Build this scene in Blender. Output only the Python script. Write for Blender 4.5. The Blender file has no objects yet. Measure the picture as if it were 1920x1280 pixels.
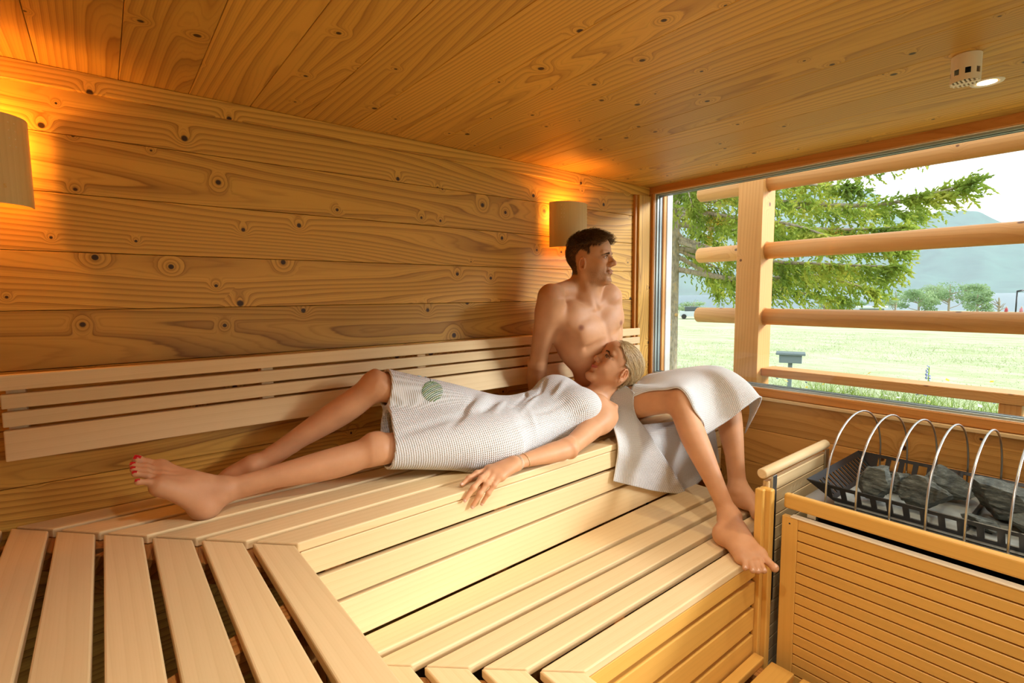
import bpy, bmesh, math, random
import numpy as np
from mathutils import Vector, Matrix, Euler
random.seed(7); np.random.seed(7)
SC = bpy.context.scene
COL = SC.collection
# ------------------------------------------------------------------ camera
F_PX = 954.9
YAW, PITCH, ROLL = math.radians(51.337), math.radians(-5.168), math.radians(-0.490)
CAM = Vector((0, 0, 1.62))
_f = Vector((math.cos(YAW)*math.cos(PITCH), math.sin(YAW)*math.cos(PITCH), math.sin(PITCH)))
_r0 = Vector((math.sin(YAW), -math.cos(YAW), 0)); _u0 = _r0.cross(_f)
_r = math.cos(ROLL)*_r0 + math.sin(ROLL)*_u0
_u = -math.sin(ROLL)*_r0 + math.cos(ROLL)*_u0
cam = bpy.data.cameras.new('camera'); camo = bpy.data.objects.new('camera', cam); COL.objects.link(camo)
cam.sensor_width = 36; cam.lens = F_PX/1920*36; cam.clip_start = 0.02; cam.clip_end = 6000
M = Matrix.Identity(4)
for i in range(3):
    M[i][0] = _r[i]; M[i][1] = _u[i]; M[i][2] = -_f[i]; M[i][3] = CAM[i]
camo.matrix_world = M
SC.camera = camo
def ray(px, py):
    return _f*F_PX + _r*(px-960) - _u*(py-640)
def P(px, py, **k):
    (ax, v), = k.items()
    d = ray(px, py)
    if ax == 'd':                       # horizontal distance from the camera
        return CAM + d*(v/math.hypot(d.x, d.y))
    i = 'xyz'.index(ax)
    return CAM + d*((v-CAM[i])/d[i])
# ------------------------------------------------------------------ sky, sun, exposure
SC.view_settings.view_transform = 'Standard'; SC.view_settings.look = 'None'
SC.view_settings.exposure = EXPOSURE = 0.26; SC.view_settings.gamma = 1; SC.view_settings.use_curve_mapping = False
SC.cycles.use_denoising = True
SC.cycles.max_bounces = 10; SC.cycles.diffuse_bounces = 6; SC.cycles.transparent_max_bounces = 16
SC.cycles.volume_bounces = 3
SC.cycles.sample_clamp_indirect = 6.0
W = bpy.data.worlds.new('sky'); SC.world = W; W.use_nodes = True
nt = W.node_tree; nt.nodes.clear()
def N(nt, t, **kw):
    n = nt.nodes.new(t)
    for k, v in kw.items():
        if k.startswith('i_'):
            key = k[2:]; key = int(key) if key.isdigit() else key.replace('_', ' ')
            n.inputs[key].default_value = v
        else: setattr(n, k, v)
    return n
def ramp(nt, stops, fac=None):
    n = nt.nodes.new('ShaderNodeValToRGB'); e = n.color_ramp.elements
    while len(e) < len(stops): e.new(0.5)
    for k, (p, c) in enumerate(stops):
        e[k].position = p; e[k].color = (c[0], c[1], c[2], 1) if hasattr(c, '__len__') else (c, c, c, 1)
    if fac is not None: nt.links.new(fac, n.inputs[0])
    return n
tc = N(nt, 'ShaderNodeTexCoord'); mp = N(nt, 'ShaderNodeMapping'); mp.inputs['Scale'].default_value = (1.6, 1.6, 5)
nt.links.new(tc.outputs['Generated'], mp.inputs[0])
no = N(nt, 'ShaderNodeTexNoise', i_Scale=2.2, i_Detail=6.0, i_Roughness=0.55); nt.links.new(mp.outputs[0], no.inputs['Vector'])
cr = ramp(nt, [(0.34, (0.40, 0.49, 0.56)), (0.50, (0.75, 0.82, 0.86)), (0.66, (1.08, 1.10, 1.11))], no.outputs[0])
bg = N(nt, 'ShaderNodeBackground'); bg.inputs[1].default_value = SKY = 2.05
nt.links.new(cr.outputs[0], bg.inputs[0])
wo = N(nt, 'ShaderNodeOutputWorld'); nt.links.new(bg.outputs[0], wo.inputs[0])
sun = bpy.data.lights.new('hazy_sun', 'SUN'); sun.energy = 4.9; sun.angle = math.radians(14); sun.color = (0.96, 0.985, 1.0)
suno = bpy.data.objects.new('hazy_sun', sun); COL.objects.link(suno)
suno.rotation_euler = (-Vector((0.60, -0.74, 0.33))).to_track_quat('-Z', 'Y').to_euler()

# ------------------------------------------------------------------ helpers
def link(o, parent=None):
    COL.objects.link(o)
    if parent is not None:
        o.parent = parent
        o.matrix_parent_inverse = parent.matrix_basis.inverted()
    return o
def empty(name, loc, label=None, cat=None, group=None, kind=None):
    o = bpy.data.objects.new(name, None); o.location = loc; o.empty_display_size = 0.05; COL.objects.link(o)
    return tag(o, label, cat, group, kind)
def tag(o, label=None, cat=None, group=None, kind=None):
    for k, v in (('label', label), ('category', cat), ('group', group), ('kind', kind)):
        if v: o[k] = v
    return o
def mesh_obj(name, verts, faces, mat, parent=None, smooth=False, matrix=None):
    me = bpy.data.meshes.new(name); me.from_pydata([tuple(v) for v in verts], [], faces); me.update()
    if smooth: me.polygons.foreach_set('use_smooth', [True]*len(me.polygons))
    if mat is not None: me.materials.append(mat)
    o = bpy.data.objects.new(name, me)
    if matrix is not None: o.matrix_world = matrix
    return link(o, parent)
def bm_obj(name, bm, mat, parent=None, smooth=False, matrix=None):
    me = bpy.data.meshes.new(name); bm.normal_update(); bm.to_mesh(me); bm.free()
    if smooth: me.polygons.foreach_set('use_smooth', [True]*len(me.polygons))
    if mat is not None: me.materials.append(mat)
    o = bpy.data.objects.new(name, me)
    if matrix is not None: o.matrix_world = matrix
    return link(o, parent)
AX = {'x': Matrix(((1,0,0),(0,1,0),(0,0,1))), 'y': Matrix(((0,-1,0),(1,0,0),(0,0,1))), 'z': Matrix(((0,0,1),(0,1,0),(-1,0,0))).transposed()}
def hexa(name, c8, mat, axis='x', bevel=0.002, parent=None, seg=1):
    """box from 8 corners (bottom ring then top ring); local x runs along the grain axis"""
    c = sum((Vector(v) for v in c8), Vector())/8
    R = AX[axis]; Ri = R.transposed()
    bm = bmesh.new()
    vs = [bm.verts.new(Ri @ (Vector(v)-c)) for v in c8]
    for f in ((0,3,2,1),(4,5,6,7),(0,1,5,4),(1,2,6,5),(2,3,7,6),(3,0,4,7)): bm.faces.new([vs[i] for i in f])
    bmesh.ops.recalc_face_normals(bm, faces=bm.faces[:])
    if bevel: bmesh.ops.bevel(bm, geom=bm.edges[:], offset=bevel, segments=seg, affect='EDGES', profile=0.5, clamp_overlap=True)
    M = R.to_4x4(); M.translation = c
    return bm_obj(name, bm, mat, parent, matrix=M)
def box(name, x0, x1, y0, y1, z0, z1, mat, axis='x', bevel=0.002, parent=None, seg=1):
    return hexa(name, [(x0,y0,z0),(x1,y0,z0),(x1,y1,z0),(x0,y1,z0),(x0,y0,z1),(x1,y0,z1),(x1,y1,z1),(x0,y1,z1)], mat, axis, bevel, parent, seg)
def add_box(bm, x0, x1, y0, y1, z0, z1):
    v = [bm.verts.new(p) for p in ((x0,y0,z0),(x1,y0,z0),(x1,y1,z0),(x0,y1,z0),(x0,y0,z1),(x1,y0,z1),(x1,y1,z1),(x0,y1,z1))]
    for f in ((0,3,2,1),(4,5,6,7),(0,1,5,4),(1,2,6,5),(2,3,7,6),(3,0,4,7)): bm.faces.new([v[i] for i in f])
def tube_data(pts, rad, n=10, cap=True):
    pts = [Vector(p) for p in pts]; m = len(pts)
    rad = [rad]*m if not hasattr(rad, '__len__') else rad
    V = []; Fc = []; up = None
    for i, p in enumerate(pts):
        t = (pts[min(i+1, m-1)]-pts[max(i-1, 0)]).normalized()
        if up is None:
            up = t.orthogonal().normalized()
        up = (up - t*up.dot(t)).normalized(); s = t.cross(up)
        for k in range(n):
            a = 2*math.pi*k/n
            V.append(p + (up*math.cos(a)+s*math.sin(a))*rad[i])
    for i in range(m-1):
        for k in range(n):
            a = i*n+k; b = i*n+(k+1) % n
            Fc.append((a, b, b+n, a+n))
    if cap:
        Fc.append(tuple(range(n-1, -1, -1))); Fc.append(tuple((m-1)*n+k for k in range(n)))
    return V, Fc
def tube(name, pts, rad, mat, parent=None, n=10, smooth=True):
    V, Fc = tube_data(pts, rad, n)
    o = mesh_obj(name, V, Fc, mat, parent, smooth)
    return o
def round_bar(name, a, b, r, mat, parent=None, n=20, ch=0.004):
    """rounded bar whose local x runs from a to b"""
    a = Vector(a); b = Vector(b); L = (b-a).length
    V, Fc = tube_data([(0,0,0),(ch,0,0),(L-ch,0,0),(L,0,0)], [r-ch, r, r, r-ch], n)
    x = (b-a).normalized(); z = Vector((0,0,1)) if abs(x.z) < 0.9 else Vector((0,1,0))
    y = z.cross(x).normalized(); z = x.cross(y)
    Mx = Matrix((x, y, z)).transposed().to_4x4(); Mx.translation = a
    o = mesh_obj(name, V, Fc, mat, parent, False, Mx)
    for p in o.data.polygons: p.use_smooth = len(p.vertices) == 4
    return o

# ------------------------------------------------------------------ materials
def new_mat(name):
    m = bpy.data.materials.new(name); m.use_nodes = True
    nt = m.node_tree
    return m, nt, nt.nodes['Principled BSDF']
def plain(name, col, rough=0.5, metal=0.0, var=0.0, scale=20, bump=0.0, emit=None, spec=0.5):
    m, nt, b = new_mat(name)
    b.inputs['Base Color'].default_value = (*col, 1); b.inputs['Roughness'].default_value = rough; b.inputs['Metallic'].default_value = metal
    b.inputs['Specular IOR Level'].default_value = spec
    tc = N(nt, 'ShaderNodeTexCoord'); n = N(nt, 'ShaderNodeTexNoise', i_Scale=float(scale), i_Detail=4.0)
    nt.links.new(tc.outputs['Object'], n.inputs['Vector'])
    if var:
        r = ramp(nt, [(0.3, [c*(1-var) for c in col]), (0.7, [min(1, c*(1+var)) for c in col])], n.outputs[0])
        nt.links.new(r.outputs[0], b.inputs['Base Color'])
    if bump:
        bp = N(nt, 'ShaderNodeBump', i_Strength=bump, i_Distance=0.01); nt.links.new(n.outputs[0], bp.inputs['Height'])
        nt.links.new(bp.outputs[0], b.inputs['Normal'])
    if emit:
        b.inputs['Emission Color'].default_value = (*emit[:3], 1); b.inputs['Emission Strength'].default_value = emit[3]
    return m
def wood(name, light, dark, knot=None, ring=9.0, stretch=(0.42, 3.6, 3.6), ring_mix=0.6, knot_scale=5.0, knot_keep=0.5, rough=0.45, var=0.16, pores=0.10, bump=0.15, slope=13.0, kr=0.085):
    m, nt, b = new_mat(name); L = nt.links.new
    tc = N(nt, 'ShaderNodeTexCoord'); oi = N(nt, 'ShaderNodeObjectInfo')
    off = N(nt, 'ShaderNodeVectorMath', operation='SCALE'); off.inputs[0].default_value = (37.0, 11.0, 5.0); L(oi.outputs['Random'], off.inputs['Scale'])
    p = N(nt, 'ShaderNodeVectorMath', operation='ADD'); L(tc.outputs['Object'], p.inputs[0]); L(off.outputs[0], p.inputs[1])
    mp = N(nt, 'ShaderNodeMapping'); mp.inputs['Scale'].default_value = stretch; L(p.outputs[0], mp.inputs[0])
    n1 = N(nt, 'ShaderNodeTexNoise', i_Scale=1.0, i_Detail=1.5, i_Roughness=0.45); L(mp.outputs[0], n1.inputs['Vector'])
    sp = N(nt, 'ShaderNodeSeparateXYZ'); L(p.outputs[0], sp.inputs[0])
    yz = N(nt, 'ShaderNodeMath', operation='ADD'); L(sp.outputs[1], yz.inputs[0]); L(sp.outputs[2], yz.inputs[1])
    f0 = N(nt, 'ShaderNodeMath', operation='MULTIPLY_ADD'); L(yz.outputs[0], f0.inputs[0]); f0.inputs[1].default_value = slope
    fn = N(nt, 'ShaderNodeMath', operation='MULTIPLY'); L(n1.outputs[0], fn.inputs[0]); fn.inputs[1].default_value = ring*0.42
    L(fn.outputs[0], f0.inputs[2])
    f = f0
    kmask = None
    if knot is not None:
        cx = N(nt, 'ShaderNodeCombineXYZ'); L(sp.outputs[0], cx.inputs[0]); L(yz.outputs[0], cx.inputs[1])
        vo = N(nt, 'ShaderNodeTexVoronoi', voronoi_dimensions='2D', i_Scale=knot_scale, i_Randomness=1.0); L(cx.outputs[0], vo.inputs['Vector'])
        sc = N(nt, 'ShaderNodeSeparateColor'); L(vo.outputs['Color'], sc.inputs[0])
        keep = N(nt, 'ShaderNodeMath', operation='GREATER_THAN'); L(sc.outputs[0], keep.inputs[0]); keep.inputs[1].default_value = 1-knot_keep
        sz = N(nt, 'ShaderNodeMapRange'); L(sc.outputs[1], sz.inputs[0]); sz.inputs[3].default_value = 0.35; sz.inputs[4].default_value = 1.3
        d = N(nt, 'ShaderNodeMath', operation='DIVIDE'); L(vo.outputs['Distance'], d.inputs[0]); L(sz.outputs[0], d.inputs[1])
        dn = N(nt, 'ShaderNodeMath', operation='DIVIDE'); L(d.outputs[0], dn.inputs[0]); dn.inputs[1].default_value = 0.18
        d2 = N(nt, 'ShaderNodeMath', operation='POWER'); L(dn.outputs[0], d2.inputs[0]); d2.inputs[1].default_value = 2
        ng = N(nt, 'ShaderNodeMath', operation='MULTIPLY'); L(d2.outputs[0], ng.inputs[0]); ng.inputs[1].default_value = -1.7
        ex = N(nt, 'ShaderNodeMath', operation='EXPONENT'); L(ng.outputs[0], ex.inputs[0])
        kk = N(nt, 'ShaderNodeMath', operation='MULTIPLY'); L(ex.outputs[0], kk.inputs[0]); L(keep.outputs[0], kk.inputs[1])
        f = N(nt, 'ShaderNodeMath', operation='MULTIPLY_ADD'); L(kk.outputs[0], f.inputs[0]); f.inputs[1].default_value = 0.95; L(f0.outputs[0], f.inputs[2])
        km = N(nt, 'ShaderNodeMapRange', interpolation_type='SMOOTHSTEP'); L(d.outputs[0], km.inputs[0]); km.inputs[1].default_value = kr; km.inputs[2].default_value = kr*0.55; km.inputs[3].default_value = 0; km.inputs[4].default_value = 1
        kmask = N(nt, 'ShaderNodeMath', operation='MULTIPLY'); L(km.outputs[0], kmask.inputs[0]); L(keep.outputs[0], kmask.inputs[1])
    fr = N(nt, 'ShaderNodeMath', operation='FRACT')
    f2 = N(nt, 'ShaderNodeMath', operation='MULTIPLY'); L(f.outputs[0], f2.inputs[0]); f2.inputs[1].default_value = 3.0
    L(f2.outputs[0], fr.inputs[0])
    rr = ramp(nt, [(0.0, 0.25), (0.12, 0.0), (0.45, 0.08), (0.86, 0.75), (0.95, 1.0), (1.0, 0.25)], fr.outputs[0])
    # finer growth lines between the broad ones, slightly ragged
    mpj = N(nt, 'ShaderNodeMapping'); mpj.inputs['Scale'].default_value = (5, 55, 55); L(p.outputs[0], mpj.inputs[0])
    nj = N(nt, 'ShaderNodeTexNoise', i_Scale=1.0, i_Detail=2.0); L(mpj.outputs[0], nj.inputs['Vector'])
    fj = N(nt, 'ShaderNodeMath', operation='MULTIPLY_ADD'); L(nj.outputs[0], fj.inputs[0]); fj.inputs[1].default_value = 0.22; L(f2.outputs[0], fj.inputs[2])
    L(fj.outputs[0], fr.inputs[0])
    f3 = N(nt, 'ShaderNodeMath', operation='MULTIPLY'); L(fj.outputs[0], f3.inputs[0]); f3.inputs[1].default_value = 4.0
    fr3 = N(nt, 'ShaderNodeMath', operation='FRACT'); L(f3.outputs[0], fr3.inputs[0])
    rr3 = ramp(nt, [(0.0, 0.1), (0.15, 0.0), (0.6, 0.1), (0.88, 1.0), (1.0, 0.1)], fr3.outputs[0])
    # fine fibre
    mp2 = N(nt, 'ShaderNodeMapping'); mp2.inputs['Scale'].default_value = (6, 330, 330); L(p.outputs[0], mp2.inputs[0])
    n2 = N(nt, 'ShaderNodeTexNoise', i_Scale=1.0, i_Detail=3.0); L(mp2.outputs[0], n2.inputs['Vector'])
    mp3 = N(nt, 'ShaderNodeMapping'); mp3.inputs['Scale'].default_value = (1.2, 14, 14); L(p.outputs[0], mp3.inputs[0])
    n3 = N(nt, 'ShaderNodeTexNoise', i_Scale=1.0, i_Detail=3.0); L(mp3.outputs[0], n3.inputs['Vector'])
    mx = N(nt, 'ShaderNodeMix', data_type='RGBA'); mx.inputs[6].default_value = (*light, 1); mx.inputs[7].default_value = (*dark, 1)
    a0 = N(nt, 'ShaderNodeMath', operation='MULTIPLY_ADD'); L(rr3.outputs[0], a0.inputs[0]); a0.inputs[1].default_value = 0.42; L(rr.outputs[0], a0.inputs[2])
    a1 = N(nt, 'ShaderNodeMath', operation='MULTIPLY'); L(a0.outputs[0], a1.inputs[0]); a1.inputs[1].default_value = ring_mix
    a2 = N(nt, 'ShaderNodeMath', operation='MULTIPLY_ADD'); L(n2.outputs[0], a2.inputs[0]); a2.inputs[1].default_value = pores; L(a1.outputs[0], a2.inputs[2])
    a3 = N(nt, 'ShaderNodeMath', operation='MULTIPLY_ADD', use_clamp=True); L(n3.outputs[0], a3.inputs[0]); a3.inputs[1].default_value = pores*1.5; L(a2.outputs[0], a3.inputs[2])
    L(a3.outputs[0], mx.inputs[0])
    hv = N(nt, 'ShaderNodeHueSaturation'); L(mx.outputs[2], hv.inputs['Color'])
    va = N(nt, 'ShaderNodeMapRange'); L(oi.outputs['Random'], va.inputs[0]); va.inputs[3].default_value = 1-var; va.inputs[4].default_value = 1+var
    L(va.outputs[0], hv.inputs['Value'])
    col = hv.outputs[0]
    if kmask is not None:
        mk = N(nt, 'ShaderNodeMix', data_type='RGBA'); L(kmask.outputs[0], mk.inputs[0]); L(col, mk.inputs[6]); mk.inputs[7].default_value = (*knot, 1)
        col = mk.outputs[2]
    L(col, b.inputs['Base Color'])
    b.inputs['Roughness'].default_value = rough; b.inputs['Specular IOR Level'].default_value = 0.35
    if bump:
        bp = N(nt, 'ShaderNodeBump', i_Strength=bump, i_Distance=0.004); L(a3.outputs[0], bp.inputs['Height']); L(bp.outputs[0], b.inputs['Normal'])
    return m
SPRUCE = wood('knotty_spruce', (0.72, 0.41, 0.075), (0.27, 0.115, 0.014), (0.05, 0.02, 0.006), ring=16.0, ring_mix=0.6, knot_scale=5.4, knot_keep=0.55, kr=0.060, slope=11.0)
CEIL = wood('ceiling_spruce', (0.72, 0.41, 0.075), (0.30, 0.125, 0.016), (0.05, 0.02, 0.006), ring=16.0, ring_mix=0.5, knot_scale=6.0, knot_keep=0.5, kr=0.060, slope=12.0)
SPRUCE2 = wood('light_spruce', (0.74, 0.40, 0.11), (0.45, 0.20, 0.04), (0.07, 0.025, 0.008), ring=13.0, ring_mix=0.5, knot_scale=4.5, knot_keep=0.5, kr=0.06, slope=5.0)
ABACHI = wood('pale_abachi', (0.81, 0.62, 0.35), (0.66, 0.46, 0.22), None, ring=5.0, stretch=(0.35, 5, 5), ring_mix=0.22, rough=0.5, var=0.07, pores=0.22, bump=0.05)
ALDER = wood('warm_alder', (0.78, 0.45, 0.105), (0.62, 0.32, 0.06), None, ring=5.0, stretch=(0.35, 5, 5), ring_mix=0.2, rough=0.42, var=0.05, pores=0.2, bump=0.04)
LARCH = wood('outdoor_larch', (0.72, 0.36, 0.115), (0.54, 0.22, 0.055), (0.20, 0.075, 0.025), ring=9.0, ring_mix=0.4, knot_scale=3.0, knot_keep=0.5, rough=0.5, kr=0.06)
LARCHF = wood('window_larch', (0.62, 0.28, 0.07), (0.40, 0.15, 0.03), None, ring=10.0, stretch=(0.4, 9, 9), ring_mix=0.5, rough=0.38, var=0.05)
BEAM = wood('rough_spruce_beam', (0.50, 0.22, 0.055), (0.20, 0.075, 0.015), (0.05, 0.02, 0.006), ring=14.0, ring_mix=0.6, knot_keep=0.5)
PLY = wood('shade_veneer', (0.72, 0.52, 0.20), (0.60, 0.40, 0.14), None, ring=6.0, stretch=(0.5, 6, 6), ring_mix=0.3, rough=0.45, var=0.03)
DARKGAP = plain('dark_gap', (0.03, 0.016, 0.006), 0.9)
STEEL = plain('brushed_steel', (0.50, 0.49, 0.46), 0.32, 1.0)
GASKET = plain('rubber_gasket', (0.10, 0.13, 0.14), 0.35)
ALU = plain('grey_aluminium', (0.40, 0.48, 0.48), 0.35, 0.6)
BLACK = plain('black_enamel', (0.018, 0.020, 0.022), 0.38, 0.2)
WHITE = plain('white_plastic', (0.80, 0.74, 0.62), 0.4)

# ------------------------------------------------------------------ room shell
ZU, ZL, ZS = 0.97, 0.632, 0.25
YB, XW, ZC, XL, YF = 2.003, 2.70, 2.278, -0.42, -2.4
def struct(o, label): return tag(o, label, None, None, 'structure')
wb = box('wall_back', XL-0.1, XW+0.15, YB+0.02, YB+0.14, -0.02, ZC+0.1, DARKGAP, bevel=0)
struct(wb, 'spruce plank wall behind the upper bench')
zj = [2.2776, 2.097, 1.9285, 1.7585, 1.588, 1.4175, 1.249, 1.081, 0.911, 0.741, 0.57, 0.40, 0.23, 0.06]
for a, b_ in zip(zj[:-1], zj[1:]):
    box('plank', XL, XW-0.02, YB, YB+0.022, b_+0.0009, a-0.0009, SPRUCE, 'x', 0.0012, wb)
ce = box('ceiling', XL-0.1, XW+0.12, YF-0.1, YB+0.14, ZC+0.022, ZC+0.14, DARKGAP, bevel=0)
struct(ce, 'knotty spruce board ceiling')
x = -0.463+0.0005
while x < XW-0.03:
    x1 = min(x+0.1805, XW-0.005)
    box('plank', x+0.0007, x1-0.0007, YF, YB-0.002, ZC, ZC+0.02, CEIL, 'y', 0.0012, ce); x = x1
fl = box('floor', XL-0.1, XW+0.1, YF-0.1, YB+0.1, -0.06, 0.0, plain('stone_floor', (0.10, 0.085, 0.07), 0.6, var=0.2), bevel=0); struct(fl, 'dark floor under the benches')
wl = box('wall_left', XL-0.12, XL, YF-0.1, YB+0.02, 0, ZC+0.02, SPRUCE, 'y', 0); struct(wl, 'spruce wall at the left end of the benches')
# front wall with a gap added for sky light (behind the camera)
wf = bm = bmesh.new()
add_box(bm, XL-0.1, 0.55, YF-0.12, YF, 0, ZC+0.02); add_box(bm, 2.25, XW+0.1, YF-0.12, YF, 0, ZC+0.02); add_box(bm, 0.55, 2.25, YF-0.12, YF, 2.08, ZC+0.02)
wf = bm_obj('wall_front', bm, SPRUCE); struct(wf, 'spruce wall with an added opening for sky light opposite the benches')
# window wall: planks below the window
ww = box('wall_right', XW+0.022, XW+0.13, YF, YB+0.02, -0.02, 1.03, DARKGAP, bevel=0); struct(ww, 'spruce plank wall under the big window')
zz = [1.058, 0.893, 0.709, 0.53, 0.35, 0.17, 0.0]
for a, b_ in zip(zz[:-1], zz[1:]):
    box('plank', XW, XW+0.02, YF, YB-0.04, b_+0.001, a-0.001, SPRUCE2, 'y', 0.0015, ww)
# window
wi = empty('window_1', (XW, 0.0, 1.06), 'large picture window in a larch frame looking onto the meadow', None, None, 'structure')
YJ = 1.955                               # inner face of the left jamb
box('window_ledge', XW-0.018, XW+0.03, YF, YB-0.03, 1.058, 1.074, ABACHI, 'y', 0.002, wi)
box('bottom_frame', XW-0.005, XW+0.085, YF, YB-0.005, 1.076, 1.118, LARCHF, 'y', 0.003, wi)
box('top_frame', XW-0.005, XW+0.085, YF, YB-0.005, 2.238, ZC+0.01, LARCHF, 'y', 0.003, wi)
box('side_frame', XW-0.005, XW+0.085, YJ, YB+0.02, 1.118, 2.238, LARCHF, 'z', 0.003, wi)
box('side_frame', XW-0.005, XW+0.085, YF, YF+0.06, 1.118, 2.238, LARCHF, 'z', 0.003, wi)
def gasket(x0, x1, w, mat):
    box('glazing_gasket', x0, x1, YF+0.06, YJ, 1.118, 1.118+w, mat, 'y', 0.001, wi)
    box('glazing_gasket', x0, x1, YF+0.06, YJ, 2.238-w, 2.238, mat, 'y', 0.001, wi)
    box('glazing_gasket', x0, x1, YJ-w, YJ, 1.118+w, 2.238-w, mat, 'z', 0.001, wi)
gasket(XW+0.006, XW+0.012, 0.004, WHITE); gasket(XW+0.018, XW+0.034, 0.012, ALU); gasket(XW+0.034, XW+0.040, 0.015, GASKET); gasket(XW+0.046, XW+0.06, 0.014, ALU); gasket(XW+0.06, XW+0.066, 0.016, GASKET)
gm, gnt, gb = new_mat('window_glass'); gnt.nodes.remove(gb)
tr = N(gnt, 'ShaderNodeBsdfTransparent'); tr.inputs[0].default_value = (0.965, 0.985, 0.98, 1); gl = N(gnt, 'ShaderNodeBsdfGlossy', i_Roughness=0.0)
fr_ = N(gnt, 'ShaderNodeFresnel', i_IOR=1.45); ge_ = N(gnt, 'ShaderNodeNewGeometry'); io_ = N(gnt, 'ShaderNodeMapRange'); gnt.links.new(ge_.outputs['Backfacing'], io_.inputs[0]); io_.inputs[3].default_value = 1.45; io_.inputs[4].default_value = 1/1.45; gnt.links.new(io_.outputs[0], fr_.inputs['IOR']); mxs = N(gnt, 'ShaderNodeMixShader')
gnt.links.new(fr_.outputs[0], mxs.inputs[0]); gnt.links.new(tr.outputs[0], mxs.inputs[1]); gnt.links.new(gl.outputs[0], mxs.inputs[2])
gnt.links.new(mxs.outputs[0], gnt.nodes['Material Output'].inputs[0])
mesh_obj('pane', [(XW+0.044, YF+0.06, 1.118), (XW+0.044, YJ, 1.118), (XW+0.044, YJ, 2.238), (XW+0.044, YF+0.06, 2.238)], [(0,1,2,3)], gm, wi)
# outer reveal of the facade
box('outer_reveal', XW+0.085, XW+0.115, YJ-0.012, YB+0.16, 1.0, 2.4, LARCH, 'z', 0.003, wi)
box('outer_reveal', XW+0.115, XW+0.172, YJ-0.018, YB+0.3, 1.0, 2.4, plain('white_render', (0.80, 0.80, 0.76), 0.8), 'z', 0.003, wi)
# trims
t1 = box('trim_1', XL, XW-0.002, YB-0.016, YB-0.0005, 2.222, ZC-0.0005, SPRUCE, 'x', 0.002); struct(t1, 'narrow spruce strip along the top of the back wall')
t2 = box('trim_2', 2.578, XW-0.008, YB-0.03, YB-0.0005, 0.05, 2.2215, SPRUCE, 'z', 0.002); struct(t2, 'upright spruce board in the corner beside the window')
t3 = box('trim_3', 2.556, 2.577, YB-0.018, YB-0.0005, 0.05, 2.2215, LARCHF, 'z', 0.002); struct(t3, 'thin dark upright strip next to the corner board')
# ------------------------------------------------------------------ benches
def lerp(a, b, t): return a+(b-a)*t
br = empty('bench_backrest', (0.9, YB, 1.18), 'long slatted backrest of pale wood fixed along the plank wall', 'backrest')
for z1, z0 in ((1.416, 1.373), (1.3625, 1.3225), (1.3135, 1.2715)):
    box('slat', -0.234, 2.545, 1.93, 1.953, z0, z1, ABACHI, 'x', 0.003, br, 2)
hexa('slat', [(-0.234,1.922,1.178),(2.545,1.922,1.178),(2.545,1.95,1.182),(-0.234,1.95,1.182),(-0.234,1.93,1.2625),(2.545,1.93,1.2625),(2.545,1.955,1.2625),(-0.234,1.955,1.2625)], ABACHI, 'x', 0.003, br, 2)
for xs in (-0.205, 0.442, 1.06, 1.70, 2.33):
    box('support_block', xs-0.02, xs+0.02, 1.953, YB-0.001, 1.19, 1.405, ABACHI, 'z', 0.002, br)
# upper bench, section along the back wall. v = 0 at the wall, 1 at the front edge
XC, YC = 0.358, 1.372                     # inner corner where the two upper sections meet
def yf(x): return 1.372 + 0.048*(x-XC)/1.4
def yv(x, v): return YB - 0.004 - v*(YB-0.004-yf(x))
def mitre_x(v): return XC - 0.600*(1-v)   # mitre line towards the room corner
XR = XW-0.035
PV = 1/5.82; SW = 0.82
ub = empty('upper_bench', (1.4, 1.7, 0), 'high pale slatted bench along the plank wall that the couple is on', 'bench')
for i in range(6):
    v0 = i*PV; v1 = v0+PV*SW
    xa, xb = mitre_x(v0)+0.006, mitre_x(v1)+0.006
    pts = []
    for z in (ZU-0.027, ZU):
        pts += [(xb, yv(xb, v1), z), (XR, yv(XR, v1), z), (XR, yv(XR, v0), z), (xa, yv(xa, v0), z)]
    hexa('slat', pts, ABACHI, 'x', 0.004, ub, 2)
def fascia(par, f, x0, x1, zs, mat=ABACHI, th=0.022):
    for z1, z0 in zs:
        hexa('fascia_board', [(x0,f(x0),z0),(x1,f(x1),z0),(x1,f(x1)+th,z0),(x0,f(x0)+th,z0),(x0,f(x0),z1),(x1,f(x1),z1),(x1,f(x1)+th,z1),(x0,f(x0)+th,z1)], mat, 'x', 0.003, par, 2)
g = lambda x: yf(x)+0.002
fascia(ub, g, XC+0.012, XR, [(ZU-0.029, 0.868), (0.854, 0.768), (0.757, 0.634)])
for xs in (0.47, 1.08, 1.70, 2.35):
    box('support_post', xs-0.03, xs+0.03, yf(xs)+0.028, yf(xs)+0.07, 0.0, ZU-0.03, BEAM, 'z', 0.002, ub)
box('support_beam', 0.1, XR, YB-0.06, YB-0.002, 0.86, ZU-0.03, BEAM, 'x', 0.002, ub)
# upper bench, section towards the camera
us = empty('side_bench', (0.05, 0.4, 0), 'high pale slatted bench in the foreground running away from the mitred corner', 'bench')
for i in range(-1, 6):
    v0 = i*PV; v1 = v0+PV*SW
    xa, xb = XC-0.600*(1-v0), XC-0.600*(1-v1)
    dx = -0.003
    pts = []
    for z in (ZU-0.027, ZU):
        pts += [(xa+dx, -1.2, z), (xb+dx, -1.2, z), (xb+dx, min(yv(xb, v1)-0.006, YB-0.01), z), (xa+dx, min(yv(xa, v0)-0.006, YB-0.01), z)]
    hexa('slat', pts, ABACHI, 'y', 0.004, us, 2)
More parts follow.
